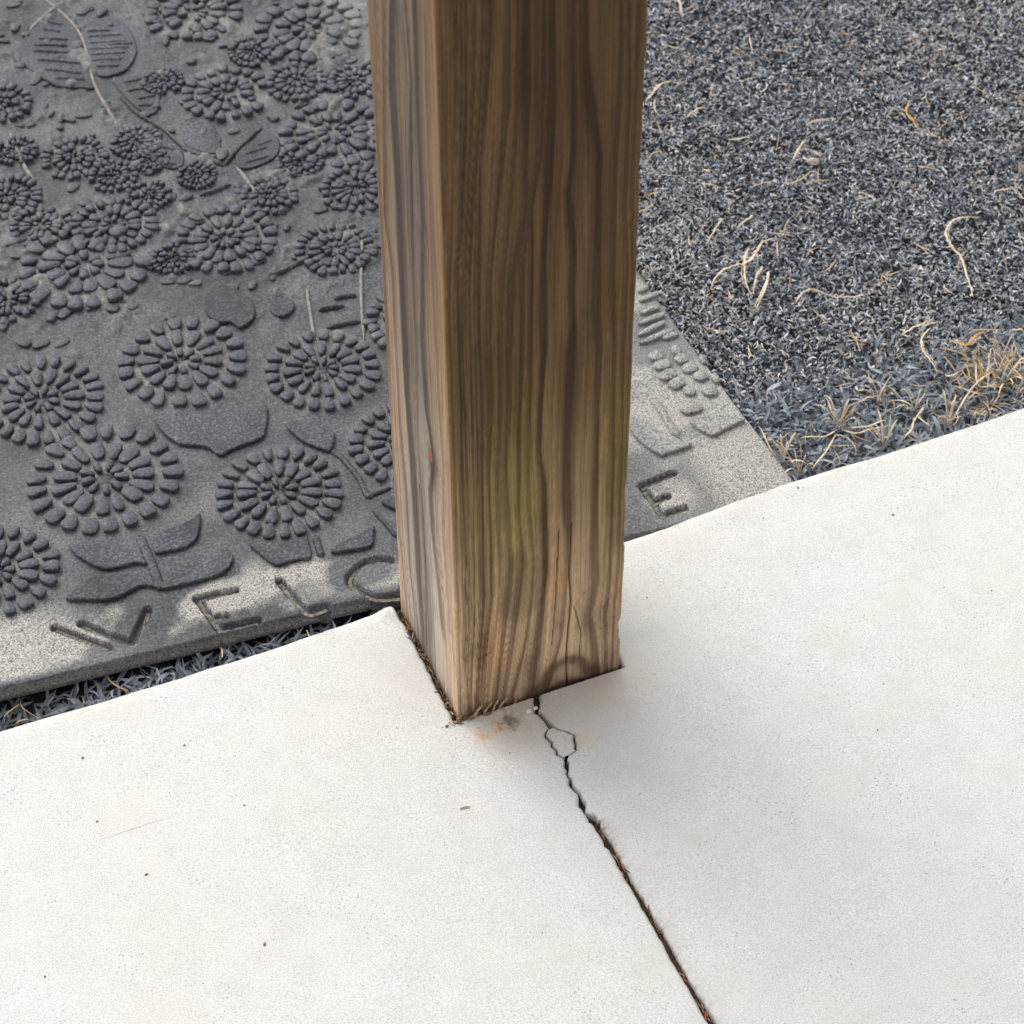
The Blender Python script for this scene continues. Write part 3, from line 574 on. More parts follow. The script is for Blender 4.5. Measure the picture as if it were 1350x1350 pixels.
# left face
sel = FC == 0
u = np.repeat(UU[None, sel], len(zs), 0); z = ZZ[:, sel]
kx, kz = KNOT_L[0]
m, psi, c = grain(u, z, GRAIN_L, CHECK_L, 2, PD)
fa, fb = fibre(psi, u, z, 4)
h = sstep(.02, .50, z+.05*(fbm(u*22, z*5, 4)-.5))
near = np.exp(-(u/.024)**2)                     # tan strip by the near corner
early = lerp3(C(.62, .485, .365), C(.30, .205, .125), h)  # pale foot, darker top: slab bounce and shade in the colour, with bleaching
grey = lerp3(C(.47, .43, .385), C(.20, .178, .155), h)
gm = np.clip(np.exp(-((u-.066)/.032)**2)*1.2*np.clip(fbm(u*55, z*3, 1)*2.4-.45, 0, 1), 0, 1)
early = lerp3(early, grey, gm*.9)
early = lerp3(early, early*C(1.08, .90, .74), near*.6)
early = lerp3(early, early*C(1.10, .86, .64), np.exp(-((u-PD)/.02)**2)*.6)
late = lerp3(C(.130, .105, .09), C(.075, .062, .056), h)
lines2 = np.clip((fa-.47)*3.4, 0, 1)*.55*(1-.6*near)
col = lerp3(early, late, np.clip(m*.95+lines2*(1-.6*m), 0, 1))
col = col*(.60+.80*fb)[..., None]
col = col*(.90+.2*fbm(u*900, z*500, 1, 2))[..., None]
kd = np.hypot((u-kx+.002)/.006, (z-kz+.006)/.020)
col = lerp3(col, C(.05, .04, .035)*np.ones_like(col), np.exp(-kd**2)*.85)
red = np.hypot((u-kx)/.0030, (z-kz)/.0048)+.5*(fbm(u*500, z*400, 2)-.5)
col = lerp3(col, C(.55, .10, .02)*np.ones_like(col), np.exp(-red**4)*.95)
yl = polydist(u, z, [(.067, .30), (.066, .275)]); yl2 = polydist(u, z, [(.054, .085), (.052, .05)])
yy = np.exp(-(np.minimum(yl, yl2)/.0011)**2)*np.clip(fbm(u*900, z*260, 3)*4-2, 0, 1)
col = lerp3(col, C(.55, .42, .08)*np.ones_like(col), yy*.8)
foot = np.exp(-np.clip(z, 0, 9)/.010)*np.clip(fbm(u*120, z*80, 3)*1.6-.3, 0, 1)
col = lerp3(col, C(.09, .06, .04)*np.ones_like(col), np.clip(foot*.8, 0, 1))
col = lerp3(col, C(.02, .012, .008)*np.ones_like(col), np.clip(c*.9, 0, 1))
colr[:, sel] = col
disp[:, sel] = m*.00035-lines2*.0003-c*.0016+(fb-.5)*.0004-.0012*np.exp(-red**2)
# the two faces turned away
for fc in (2, 3):
    sel = FC == fc
    u = np.repeat(UU[None, sel], len(zs), 0); z = ZZ[:, sel]
    fine = fbm(u*300+fc*7, z*3, fc, 3)
    h = sstep(.02, .46, z)
    colr[:, sel] = lerp3(lerp3(C(.48, .36, .25), C(.22, .15, .09), h), lerp3(C(.18, .12, .08), C(.08, .05, .03), h), np.clip((fine-.42)*3, 0, 1))
# chewed right front edge
nick = sum(a*np.exp(-((ZZ-z0)/s)**2) for z0, s, a in ((.048, .006, .0028), (.036, .004, .002), (.20, .010, .0012), (.145, .004, .001), (.50, .006, .0016)))
cornr = np.exp(-((XX-PW)/.004)**2-((YY-0)/.004)**2)
bow = .0006*(fbm(ZZ*6, UU[None]*8, 3)-.5)
PX = XX+NX*(disp+bow)-cornr*nick*.9-cornr*.0012*fbm(ZZ*60, ZZ*0, 2)
PY = YY+NY*(disp+bow)+cornr*nick*.6
V = np.c_[PX.ravel(), PY.ravel(), ZZ.ravel()]
F = grid_faces(len(zs), nc)
i = np.arange(len(zs)-1)*nc
F = np.r_[F, np.c_[i+nc-1, i, i+nc, i+2*nc-1]]
post = obj('porch_post', mesh_np('porch_post', V, F, True, {'wood': colr.reshape(-1, 3)}), M_WOOD,
           label='square weathered brown timber post standing in a notch at the slab edge', category='post')

# ------------------------------------------------------------------ rubber doormat
ZM = -.035
b0, b1, _, r1 = [np.array(v) for v in MAT]
vd = (np.array(MAT[3])-np.array(MAT[2])); vd /= np.linalg.norm(vd)
ud = (b0-b1); ud /= np.linalg.norm(ud)
# corner where the front edge meets the right edge
k = np.linalg.solve(np.c_[ud, -vd], np.array(MAT[2])-b1)
KC = b1+ud*k[0]
MW, MD = .765, 1.12
def mat_und(x, y):
    return .006*(fbm(x*6+3, y*6, 2, 2)-.5)+.0022*(fbm(x*28, y*28, 3, 3)-.5)*sstep(.25, .60, y)
def mat_z(x, y): return ZM+mat_und(x, y)
skirt = [(-.0035, -.0135), (-.0032, -.008), (-.0024, -.0030), (-.0010, -.0007)]
a_ = np.r_[[s_[0] for s_ in skirt], np.arange(0, MW, .0014), [MW-s_[0] for s_ in skirt[::-1]]]
b_ = np.r_[[s_[0] for s_ in skirt], np.arange(0, .36, .0014), np.arange(.36, MD, .0022), [MD-s_[0] for s_ in skirt[::-1]]]
da = np.r_[[s_[1] for s_ in skirt], np.zeros(len(a_)-8), [s_[1] for s_ in skirt[::-1]]]
db = np.r_[[s_[1] for s_ in skirt], np.zeros(len(b_)-8), [s_[1] for s_ in skirt[::-1]]]
A, B = np.meshgrid(a_, b_)
wav = .0016*(fbm(A*30, B*30, 1)-.5)
X = KC[0]+A*ud[0]+B*vd[0]+wav; Y = KC[1]+A*ud[1]+B*vd[1]+wav
H = np.zeros(X.shape)
worn = sstep(.40, .66, Y)
H += .0022*(fbm(X*75, Y*75, 4, 4)-.5)*(.2+1.3*worn)
lump = np.clip(fbm(X*44, Y*44, 1, 4)-.57, 0, 1)*.020*worn
H += lump
def region(pts, pad):
    xs = [q[0] for q in pts]; ys = [q[1] for q in pts]
    return (X > min(xs)-pad) & (X < max(xs)+pad) & (Y > min(ys)-pad) & (Y < max(ys)+pad)
groove = np.zeros(X.shape)
for ch_, strokes in LETTERS:
    for st in strokes:
        pts = catmull(st, 8) if len(st) > 4 else np.array(st)
        s_ = region(pts, .012)
        d = polydist(X[s_], Y[s_], pts)+.0008*(fbm(X[s_]*300, Y[s_]*300, 2)-.5)
        groove[s_] = np.maximum(groove[s_], 1-sstep(.0027, .0043, d))
H -= groove*.0056
Z = mat_z(X, Y)+H+np.minimum(da[None], db[:, None])
# pale dust: drifts along the front border, at the right hand end, between the petals
d1 = (B/.085)
dust = .05+.18*np.clip(fbm(X*16, Y*16, 3)*2.4-1.0, 0, 1)
fr = sstep(.105, .05, B)*sstep(.0, .012, B)
blot = np.clip(fbm(X*15+4, Y*22, 1, 5)*6.5-3.2, 0, 1)*.95
dust = np.maximum(dust, fr*blot*1.0)
dust = np.maximum(dust, sstep(-.215, -.30, X)*sstep(.10, .06, B)*sstep(.0, .010, B)*1.0)
dust = np.maximum(dust, sstep(.20, .30, X)*(.45+.55*blot))
dust = np.maximum(dust, sstep(.27, .33, X)*sstep(.14, .08, B)*.95)
for fx, fy, fr_ in FLOWERS:
    dd = np.hypot(X-fx, Y-fy)/fr_
    dust = np.maximum(dust, (dd < 1.12)*sstep(1.15, .8, dd)*(.36+.5*(fbm(X*40, Y*40, 2)-.4)))
dust = np.maximum(dust, groove*.05)
dust = np.maximum(dust, .30*np.clip(fbm(X*9, Y*9, 5, 3)*3-1.5, 0, 1)*sstep(.6, .4, Y))
dust = np.maximum(dust, np.clip(lump*160, 0, 1)*.5)
dust = np.maximum(dust, .55*np.exp(-(np.minimum(da[None], db[:, None])+.007)**2/.005**2)*(np.minimum(da[None], db[:, None]) < -.002))
dust = np.where(groove > .25, np.minimum(dust, .15), dust)
mat_root = obj('doormat', None, label='worn grey rubber doormat with flower relief and the word WELCOME', category='doormat')
mat_root.location = (KC[0], KC[1], ZM-.0135)
OFF = np.array([KC[0], KC[1], ZM-.0135])
me = mesh_np('mat_base', np.c_[X.ravel(), Y.ravel(), Z.ravel()]-OFF, grid_faces(*X.shape)[:, ::-1], True, {'dust': np.clip(dust, 0, 1).ravel()})
obj('mat_base', me, M_MAT, mat_root)

# petals: a few shared shapes
def petal_shape(seed, tip):
    r_ = random.Random(seed)
    n = 12
    V = []
    jit = [r_.uniform(-.06, .06) for _ in range(n)]; jz = [r_.uniform(-.10, .08) for _ in range(n)]
    def outline(gr, zz_, add):
        for i in range(n):
            a = 2*math.pi*(i+.5)/n
            cx, sy = math.cos(a), math.sin(a)
            cx = math.copysign(abs(cx)**.72, cx); sy = math.copysign(abs(sy)**.72, sy)
            x = .5+.5*cx
            w = .5*(tip+(1-tip)*min(1, (x*1.35)**.8))
            jx = 1+jit[i]
            V.append((.5+(x-.5)*gr*jx, sy*w*gr*jx, zz_+jz[i]*add))
    outline(.90, -.15, 0); outline(1.0, .82, .6); outline(.88, .99, 1)
    V.append((.52, 0, 1.0))
    F = []
    for k_ in range(2):
        for i in range(n):
            j = (i+1) % n
            F.append((k_*n+i, k_*n+j, (k_+1)*n+j, (k_+1)*n+i))
    for i in range(n): F.append((2*n+i, 2*n+(i+1) % n, 3*n))
    return V, F
PET = [petal_shape(i, t_) for i, t_ in enumerate((.5, .6, .45, .7, .55, .8))]
PET_ME = []
for V_, F_ in PET:
    me = pydata('petal', V_, F_); me.materials.append(M_REL); PET_ME.append(me)

def flower_petals(R_, kind, r_):
    """(angle, inner radius, length, width, height) of each petal"""
    out = []
    rings = {0: ((9, .11, .19, .105), (15, .33, .33, .185), (21, .70, .27, .215)),
             1: ((8, .10, .19, .115), (15, .32, .32, .18), (23, .68, .29, .195)),
             2: ((8, .10, .19, .12), (14, .32, .33, .195), (19, .69, .28, .235))}[kind]
    for n, ri, L, W in rings:
        ph = r_.uniform(0, 6.28)
        for i in range(n):
            
            a = ph+2*math.pi*(i+r_.uniform(-.07, .07))/n
            out.append((a, R_*(ri+r_.uniform(-.015, .02)), R_*L*r_.uniform(.88, 1.08), R_*W*r_.uniform(.86, 1.08), r_.uniform(.0048, .0062)))
    return out
cm = Matrix.LocRotScale(cam.location, cam.rotation_euler.to_quaternion(), None).inverted()
stuffV = []; stuffF = []; nst = 0
npet = 0
def add_stuff(V_, F_, M_):
    global nst
    for v in V_: stuffV.append(M_ @ Vector(v))
    for f in F_: stuffF.append([i+nst for i in f])
    nst += len(V_)
for fi, (fx, fy, fr_) in enumerate(FLOWERS):
    r_ = random.Random(50+fi)
    far = fi >= 7
    pets = flower_petals(fr_, fi % 3, r_)
    fz = float(mat_z(fx, fy))
    if not far:
        n = 14
        V_ = [(0, 0, .0012)]+[(fr_*.09*math.cos(2*math.pi*i/n), fr_*.09*math.sin(2*math.pi*i/n), .0007) for i in range(n)]+[(fr_*.13*math.cos(2*math.pi*i/n), fr_*.13*math.sin(2*math.pi*i/n), -.001) for i in range(n)]
        F_ = [(0, 1+i, 1+(i+1) % n) for i in range(n)]+[(1+i, 1+n+i, 1+n+(i+1) % n, 1+(i+1) % n) for i in range(n)]
        fo = obj('flower', pydata('flower', V_, F_), M_REL, mat_root)
        fo.location = Vector((fx, fy, fz))-Vector(OFF)
    for a, ri, L, W, hh in pets:
        px, py = fx+ri*math.cos(a), fy+ri*math.sin(a)
        mx, my = px+.5*L*math.cos(a), py+.5*L*math.sin(a)
        if far:
            a += r_.uniform(-.15, .15); L *= r_.uniform(.85, 1.15); W *= r_.uniform(1.0, 1.25); hh *= r_.uniform(.7, 1.15)
            if r_.random() < .06: continue
        pz = float(mat_z(mx, my))
        k_ = r_.randrange(len(PET))
        tilt = r_.uniform(-.06, .06)
        if not far and npet < 300 and px > -.40:
            o = bpy.data.objects.new('petal', PET_ME[k_]); COL.objects.link(o)
            o.parent = fo
            o.location = (px-fx, py-fy, pz-fz)
            o.rotation_euler = (tilt, 0, a); o.scale = (L, W, hh)
            npet += 1
        else:
            M_ = Matrix.Translation((px, py, pz)) @ Matrix.Rotation(a, 4, 'Z') @ Matrix.Rotation(tilt, 4, 'X') @ Matrix.Diagonal((L, W, hh, 1))
            add_stuff(*PET[k_], M_)
for k_, ((x0, y0), (x1, y1)) in enumerate(PETALS_R):
    a = math.atan2(y1-y0, x1-x0); L = math.hypot(x1-x0, y1-y0)
    w = .0062 if k_ < 7 else (.015 if k_ == 16 else (.013 if k_ > 6 else .011))
    if k_ == 19: w = .014
    M_ = Matrix.Translation((x0, y0, float(mat_z(x0, y0)))) @ Matrix.Rotation(a, 4, 'Z') @ Matrix.Diagonal((L, w, .0040 if k_ > 6 else .0034, 1))
    add_stuff(*PET[5], M_)
# worn stray nubs further up the mat
r_ = random.Random(9)
for _ in range(330):
    x = r_.uniform(-.22, .36); y = r_.uniform(.58, 1.15)
    a = r_.gauss(.35, .8); L = r_.uniform(.007, .020); w = r_.uniform(.006, .013)
    M_ = Matrix.Translation((x, y, float(mat_z(x, y)))) @ Matrix.Rotation(a, 4, 'Z') @ Matrix.Diagonal((L, w, r_.uniform(.0016, .0036), 1))
    add_stuff(*PET[r_.randrange(6)], M_)
me = pydata('worn_petals', [v-Vector(OFF) for v in stuffV], stuffF)
obj('worn_petals', me, M_REL, mat_root, kind='stuff')

def leaf_part(pts, h, name='leaf'):
    P = catmull(pts, 4, True)
    c = P.mean(0)
    ar = .5*np.sum(P[:, 0]*np.roll(P[:, 1], -1)-np.roll(P[:, 0], -1)*P[:, 1])
    if ar < 0: P = P[::-1]
    T_ = np.roll(P, -1, 0)-np.roll(P, 1, 0); T_ /= np.linalg.norm(T_, axis=1)[:, None]+1e-9
    N_ = np.c_[T_[:, 1], -T_[:, 0]]
    n = len(P); V_ = []
    jr = .0005*(fbm(P[:, 0]*400, P[:, 1]*400, 3)-.5)
    for off, zz_ in ((-.0012, -.003), (0., h*.72), (-.0007, h*.95), (-.0015, h)):
        Q = P+N_*(off+jr[:, None])
        for q in Q: V_.append((q[0], q[1], float(mat_z(q[0], q[1]))+zz_))
    # inner rings shrink towards a centre line point set for an uneven top
    F_ = []
    for k_ in range(3):
        for i in range(n):
            j = (i+1) % n
            F_.append((k_*n+i, k_*n+j, (k_+1)*n+j, (k_+1)*n+i))
    F_.append([3*n+i for i in range(n)])
    me = pydata(name, [Vector(v)-Vector(OFF) for v in V_], F_)
    me.polygons[-1].use_smooth = False
    return obj(name, me, M_LEAF, mat_root)
for pts in LEAVES: leaf_part(pts, .0042).data.materials[0] = M_REL if pts[0][0] > .2 else M_LEAF
for pts in PLATES: leaf_part(pts, .0024)
def stem_part(pts, w, h, name='stem', mat=None):
    P = catmull(pts, 8)
    T_ = np.gradient(P, axis=0); T_ /= np.linalg.norm(T_, axis=1)[:, None]
    N_ = np.c_[-T_[:, 1], T_[:, 0]]
    prof_ = [(-.58, -.5), (-.5, .55), (-.3, .95), (0, 1.), (.3, .95), (.5, .55), (.58, -.5)]
    V_ = []
    for i, q in enumerate(P):
        e_ = min(1., .25+min(i, len(P)-1-i)*.4)
        for o_, z_ in prof_:
            x, y = q+N_[i]*o_*w*e_
            V_.append((x-OFF[0], y-OFF[1], float(mat_z(x, y))+z_*h*e_-OFF[2]))
    F_ = [tuple(f) for f in grid_faces(len(P), 7)[:, ::-1].tolist()]
    return obj(name, pydata(name, V_, F_), mat or (M_REL if pts[0][0] > .2 else M_LEAF), mat_root)
for k_, (pts, w) in enumerate(STEMS): stem_part(pts, max(w, .003), .0028 if k_ < 6 else .0036, 'stem', M_PSTEM if k_ in (6, 7, 8, 10, 19, 20) else None)
for pts in RIDGES: stem_part([pts[0], tuple(.5*(np.array(pts[0])+np.array(pts[1]))+np.array([0, .0006])), pts[1]], .0046, .0042, 'leaf_vein')
# floors of the pressed letters, holding dust
for ch_, strokes in LETTERS:
    V_ = []; F_ = []
    for si, st in enumerate(strokes):
        P = catmull(st, 8) if len(st) > 4 else catmull(st, 6)
        T_ = np.gradient(P, axis=0); T_ /= np.linalg.norm(T_, axis=1)[:, None]
        N_ = np.c_[-T_[:, 1], T_[:, 0]]
        n0 = len(V_)
        for i, q in enumerate(P):
            for o_ in (-1, 1):
                x, y = q+N_[i]*o_*.0017
                V_.append((x-OFF[0], y-OFF[1], float(mat_z(x, y))-.0047-.00008*si-OFF[2]))
        for i in range(len(P)-1): F_.append((n0+2*i, n0+2*i+2, n0+2*i+3, n0+2*i+1))
    obj('letter', pydata('letter', V_, F_), M_GROOVE, mat_root, label='pressed letter '+ch_+' with dust in its groove')

# ------------------------------------------------------------------ grey grass and shredded litter
def blades(n, px, py, pz, L, W, head, lift, curl, segs, tint, twist=None, fold=0.):
    s = np.linspace(0, 1, segs+1)
    k_ = (lift[:, None]-curl[:, None]*s[None])              # pitch along the blade
    dl = L[:, None]/segs
    hx = np.cos(k_)*dl; hz = np.sin(k_)*dl
    hx = np.c_[np.zeros(n), np.cumsum(hx[:, :-1], 1)]; hz = np.c_[np.zeros(n), np.cumsum(hz[:, :-1], 1)]
    bend = twist[:, None]*s[None]**2 if twist is not None else 0
    hd = head[:, None]+bend
    cx = px[:, None]+hx*np.cos(hd); cy = py[:, None]+hx*np.sin(hd); cz = pz[:, None]+hz
    wt_ = np.minimum(1, np.minimum(.55+s*1.6, (1-s)*2.2+.06))
    hw = .5*W[:, None]*wt_[None]
    sxn = -np.sin(hd)*hw; syn = np.cos(hd)*hw
    roll = rng.normal(0, .35, n)[:, None]*hw
    V = np.stack([np.stack([cx+sxn, cy+syn, cz+roll], -1), np.stack([cx-sxn, cy-syn, cz-roll], -1)], 2)  # n,segs+1,2,3
    V = V.reshape(-1, 3)
    m = (segs+1)*2
    base = (np.arange(n)*m)[:, None]+(np.arange(segs)*2)[None]
    base = base.ravel()
    F = np.c_[base, base+1, base+3, base+2]
    T_ = np.repeat(tint, m, 0)
    return V, F, T_
mat_poly = [KC-ud*.004-vd*.006, KC+ud*(MW+.01)-vd*.006, KC+ud*(MW+.01)+vd*(MD+.01), KC-ud*.004+vd*(MD+.01)]
def free(x, y, pad=0.):
    return ~inside(x, y, [q for q in mat_poly]) & (y > .137)
mat_edge = lambda y: KC[0]+(y-KC[1])/vd[1]*vd[0]
# long blades near the slab
def pick(n, x0, x1, y0, y1, f):
    xs_ = []; ys_ = []; tot = 0
    while tot < n:
        x = rng.uniform(x0, x1, n*2); y = rng.uniform(y0, y1, n*2)
        k_ = f(x, y)
        xs_.append(x[k_]); ys_.append(y[k_]); tot += k_.sum()
    return np.concatenate(xs_)[:n], np.concatenate(ys_)[:n]
slate = np.array([[.150, .172, .198], [.110, .128, .152], [.205, .228, .252], [.060, .072, .092], [.29, .31, .33]])
def tints(n, pal, pr, amp=.18):
    i = rng.choice(len(pal), n, p=pr)
    return np.clip(pal[i]*(1+rng.normal(0, amp, (n, 1))), .004, .9)
near_p = lambda x, y: free(x, y) & (rng.random(len(x)) < 1-sstep(.215, .30, y+.03*(fbm(x*12, y*12, 1)-.5)))
x, y = pick(9500, .36, 1.02, .135, .32, near_p)
n = len(x)
a1 = blades(n, x, y, ZGROUND+.002+rng.uniform(0, .014, n)+.008*(fbm(x*30, y*30, 2)-.4), rng.uniform(.010, .024, n), rng.uniform(.0022, .0040, n),
            rng.uniform(0, 6.283, n), rng.uniform(.15, 1.15, n), rng.uniform(.1, 1.5, n), 4, tints(n, slate*1.25, [.36, .26, .22, .1, .06]), rng.normal(0, .5, n))
left_p = lambda x, y: free(x, y)
x, y = pick(2000, -.46, .36, .136, .215, left_p)
n = len(x)
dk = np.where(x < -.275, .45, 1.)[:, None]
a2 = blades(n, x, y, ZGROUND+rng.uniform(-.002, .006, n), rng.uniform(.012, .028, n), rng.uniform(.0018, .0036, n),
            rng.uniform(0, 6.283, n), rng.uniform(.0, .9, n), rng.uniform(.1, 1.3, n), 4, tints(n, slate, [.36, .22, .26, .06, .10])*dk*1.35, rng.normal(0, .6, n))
V = np.r_[a1[0], a2[0]]; F = np.r_[a1[1], a2[1]+len(a1[0])]; T_ = np.r_[a1[2], a2[2]]
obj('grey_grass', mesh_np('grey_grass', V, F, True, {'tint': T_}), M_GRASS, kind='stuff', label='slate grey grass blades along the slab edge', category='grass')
# fine shredded fibres beyond
pal = np.array([[.045, .055, .080], [.145, .168, .205], [.27, .293, .328], [.47, .478, .49], [.58, .56, .54], [.60, .52, .43]])
far_p = lambda x, y: free(x, y) & (x > .33) & (rng.random(len(x)) < sstep(.17, .28, y+.03*(fbm(x*12, y*12, 1)-.5)))
x, y = pick(150000, .33, 1.12, .16, 1.35, far_p)
n = len(x)
gz = ZGROUND+.004+.013*fbm(x*34, y*34, 2, 3)
gz = gz+rng.random(n)**1.3*.009
dens = fbm(x*7, y*7, 4)
wt2 = rng.random(n)
T_ = tints(n, pal, [.23, .22, .23, .18, .11, .03])
top_pale = (rng.random(n) < .22*np.clip(dens*2.4-.7, 0, 1))
T_[top_pale] = np.array([.47, .45, .425])*(1+rng.normal(0, .15, (top_pale.sum(), 1)))
far1 = blades(n, x, y, gz, rng.uniform(.0032, .0095, n), rng.uniform(.0009, .0021, n), rng.uniform(0, 6.283, n),
              rng.normal(.25, .45, n), rng.uniform(-.4, 1.6, n), 2, T_, rng.normal(0, .8, n))
obj('shredded_mulch', mesh_np('shredded_mulch', far1[0], far1[1], True, {'tint': far1[2]}), M_FIB, kind='stuff',
    label='fine grey shredded litter covering the ground beyond the doormat', category='mulch')
# thin tan bits scattered over it
x, y = pick(560, .34, 1.08, .14, 1.3, lambda x, y: free(x, y))
x2, y2 = pick(16, -.44, .30, .138, .20, left_p)
x3, y3 = pick(50, .40, .66, .145, .215, left_p)
x4, y4 = pick(130, .565, .68, .155, .235, left_p)
x = np.r_[x, x2, x3, x4]; y = np.r_[y, y2, y3, y4]
n = len(x)
pal2 = np.array([[.52, .38, .22], [.62, .48, .32], [.40, .26, .14]])
zt = np.where(y > .24, ZGROUND+.022+.006*rng.random(n), ZGROUND+.018+.008*rng.random(n))
st = blades(n, x, y, zt, rng.uniform(.008, .034, n), rng.uniform(.0006, .0013, n), rng.uniform(0, 6.283, n), rng.normal(.1, .22, n), rng.normal(.1, .4, n), 5,
            tints(n, pal2, [.4, .4, .2]), rng.normal(0, .4, n))
obj('straw_litter', mesh_np('straw_litter', st[0], st[1], True, {'tint': st[2]}), M_FIB, kind='stuff', label='thin tan straw bits scattered through the grey litter', category='straw')

# ------------------------------------------------------------------ single straws
def ribbon(P3, w, name, mat, thick=.35, parent=None, origin=None, fray=False, **tags):
    """a flattened round stalk along a 3d polyline, tapered at the ends"""
    P3 = np.array(P3, float)
    T_ = np.gradient(P3, axis=0); T_ /= np.linalg.norm(T_, axis=1)[:, None]+1e-9
    up = np.array([0, 0, 1.])
    S_ = np.cross(T_, up); S_ /= np.linalg.norm(S_, axis=1)[:, None]+1e-9
    U_ = np.cross(S_, T_)
    o_ = P3[0] if origin is None else np.array(origin)
    V_ = []; F_ = []; n = len(P3); k_ = 6
    strands = [(0., 0., 1., 0, n)]
    if fray:
        strands = [(0., 0., .8, 0, n)]
        for _ in range(3):
            a_, b_ = sorted((random.randrange(0, n-2), random.randrange(2, n)))
            if b_-a_ < 3: a_, b_ = 0, n
            strands.append((random.uniform(-.9, .9), random.uniform(-.3, .5), random.uniform(.22, .42), a_, b_))
    for lat, vert, sc_, i0, i1 in strands:
        n0 = len(V_)
        for i in range(i0, i1):
            s = (i-i0)/max(1, i1-i0-1)
            tw = w*sc_*min(1., .35+s*5, .22+(1-s)*3.)*(.8+.4*random.random())
            ctr = P3[i]+S_[i]*w*lat*(.3+abs(math.sin(s*2.6+lat*4)))+U_[i]*w*vert
            for j in range(k_):
                a = 2*math.pi*j/k_
                V_.append(ctr+S_[i]*math.cos(a)*tw*.5+U_[i]*math.sin(a)*tw*.5*thick-o_)
        m_ = i1-i0
        for i in range(m_-1):
            for j in range(k_): F_.append((n0+i*k_+j, n0+i*k_+(j+1) % k_, n0+(i+1)*k_+(j+1) % k_, n0+(i+1)*k_+j))
        F_ += [tuple(n0+q for q in range(k_))[::-1], tuple(n0+(m_-1)*k_+j for j in range(k_))]
    o = obj(name, pydata(name, V_, F_), mat, parent, **tags)
    o.location = o_ if parent is None else (0, 0, 0)
    return o
SL = ['long pale hooked straw lying on the litter at the right', 'forked pale straw curving over the litter beside the doormat', 'thin bowed straw crossing the forked pale straw',
      'thick short tan straw below the forked pale straw', 'short upright straw between two tan straws by the doormat', 'long arched thin straw lying crosswise mid litter',
      'slanted thin straw up from the forked straw, nearer the post', 'short slanted straw just above the forked pale straw', 'short thick tan straw above the kinked straw',
      'kinked tan straw running down toward the slab edge', 'bent orange tan twig with a fork at the far right', 'small orange yellow curl of straw high in the litter',
      'tan straw sticking out from behind the post', 'short tan straw lying right of the post, high up', 'short tan straw beside the pale pebble', 'tan straw at the top edge beside the post',
      'tan straw end at the right edge of the photo', 'thinnest straw in the bundle of tan straws by the doormat']
for (pts, w), lb in zip(STRAW, SL):
    P = catmull(pts, 7)
    zz_ = -.034+.004*np.sin(np.linspace(0, 3.1, len(P)))+.0012*np.array([random.uniform(-1, 1) for _ in P])
    ribbon(np.c_[P, zz_], w*.98, 'straw', M_STRAWO if 'orange' in lb else M_STRAW, .35, None, None, True, label=lb, category='straw', group='straws on the grey litter')
TL = ['spiky dry grass tuft with a long arching stem by the slab edge', 'pale dry grass tuft at the corner of the doormat', 'dry grass tuft spreading flat in the grey blades',
      'dry grass tuft with a thick straight stem leaning on the slab', 'upright short dry grass tuft against the middle of the slab edge', 'dense dry grass tuft with one long blade reaching right',
      'tiny dry grass tuft between doormat corner and slab', 'yellow brown dry grass tuft at the right edge of the photo']
for (c0, bl), lb in zip(TUFTS, TL):
    root = obj('dry_grass_tuft', None, label=lb, category='grass tuft', group='dry grass tufts along the slab')
    o0 = np.array([c0[0], c0[1], -.047]); root.location = o0
    extra = 60 if 'yellow' in lb else 3
    for b_pts in bl:
        P = [(c0[0], c0[1])]+list(b_pts)
        P = catmull(P, 6 if len(P) > 2 else 8)
        s = np.linspace(0, 1, len(P))
        zz_ = -.047+.0255*np.sin(s*1.75)
        ribbon(np.c_[P, zz_], .0018, 'blade', M_STRAW, .3, root, o0)
    for _ in range(extra):
        a = random.uniform(0, 6.28); L = random.uniform(.012, .035)
        q0 = o0+np.array([random.uniform(-.012, .012)*(2.2 if extra > 9 else .5), random.uniform(-.008, .02)*(1.5 if extra > 9 else .3), 0])
        s = np.linspace(0, 1, 6)
        P3 = np.c_[q0[0]+np.cos(a)*L*.7*s, q0[1]+abs(np.sin(a))*L*.7*s, -.047+np.sin(s*1.6)*L*.75]
        ribbon(P3, .0011, 'blade', M_STRAWO if random.random() < .25 else M_STRAW, .3, root, o0)

# ------------------------------------------------------------------ small loose things
def pebble(name, x, y, z, r, mat, sq=.6, **tags):
    import bmesh
    bm = bmesh.new(); bmesh.ops.create_icosphere(bm, subdivisions=2, radius=r)
    for v in bm.verts:
        k_ = .75+.5*random.random()*.6
        v.co = Vector((v.co.x*k_*1.25, v.co.y*k_, v.co.z*k_*sq))
    me = bpy.data.meshes.new(name); bm.to_mesh(me); bm.free()
    o = obj(name, me, mat, **tags); o.location = (x, y, z); o.rotation_euler[2] = random.uniform(0, 6)
    return o
(px, py), = PEBBLE
pebble('pebble', px, py, -.036, .0062, mat_plain('tan_stone', (.28, .24, .19), (.42, .36, .30), 200., .9, .1), .6, label='small tan pebble lying in the grey litter beyond the post', category='pebble')
P = catmull(TWIG, 4)
ribbon(np.c_[P, np.full(len(P), .0008)], .0016, 'twig', M_SPLINT, .8, label='tiny brown twig lying on the slab in front of the post', category='twig')
SPL = ['leaning wood splinter left of the others at the post foot', 'upright wood splinter in the middle at the post foot', 'palest wood splinter leaning right at the post foot',
       'flat wood splinter lying at the near corner of the post', 'short wood splinter beside the near corner of the post']
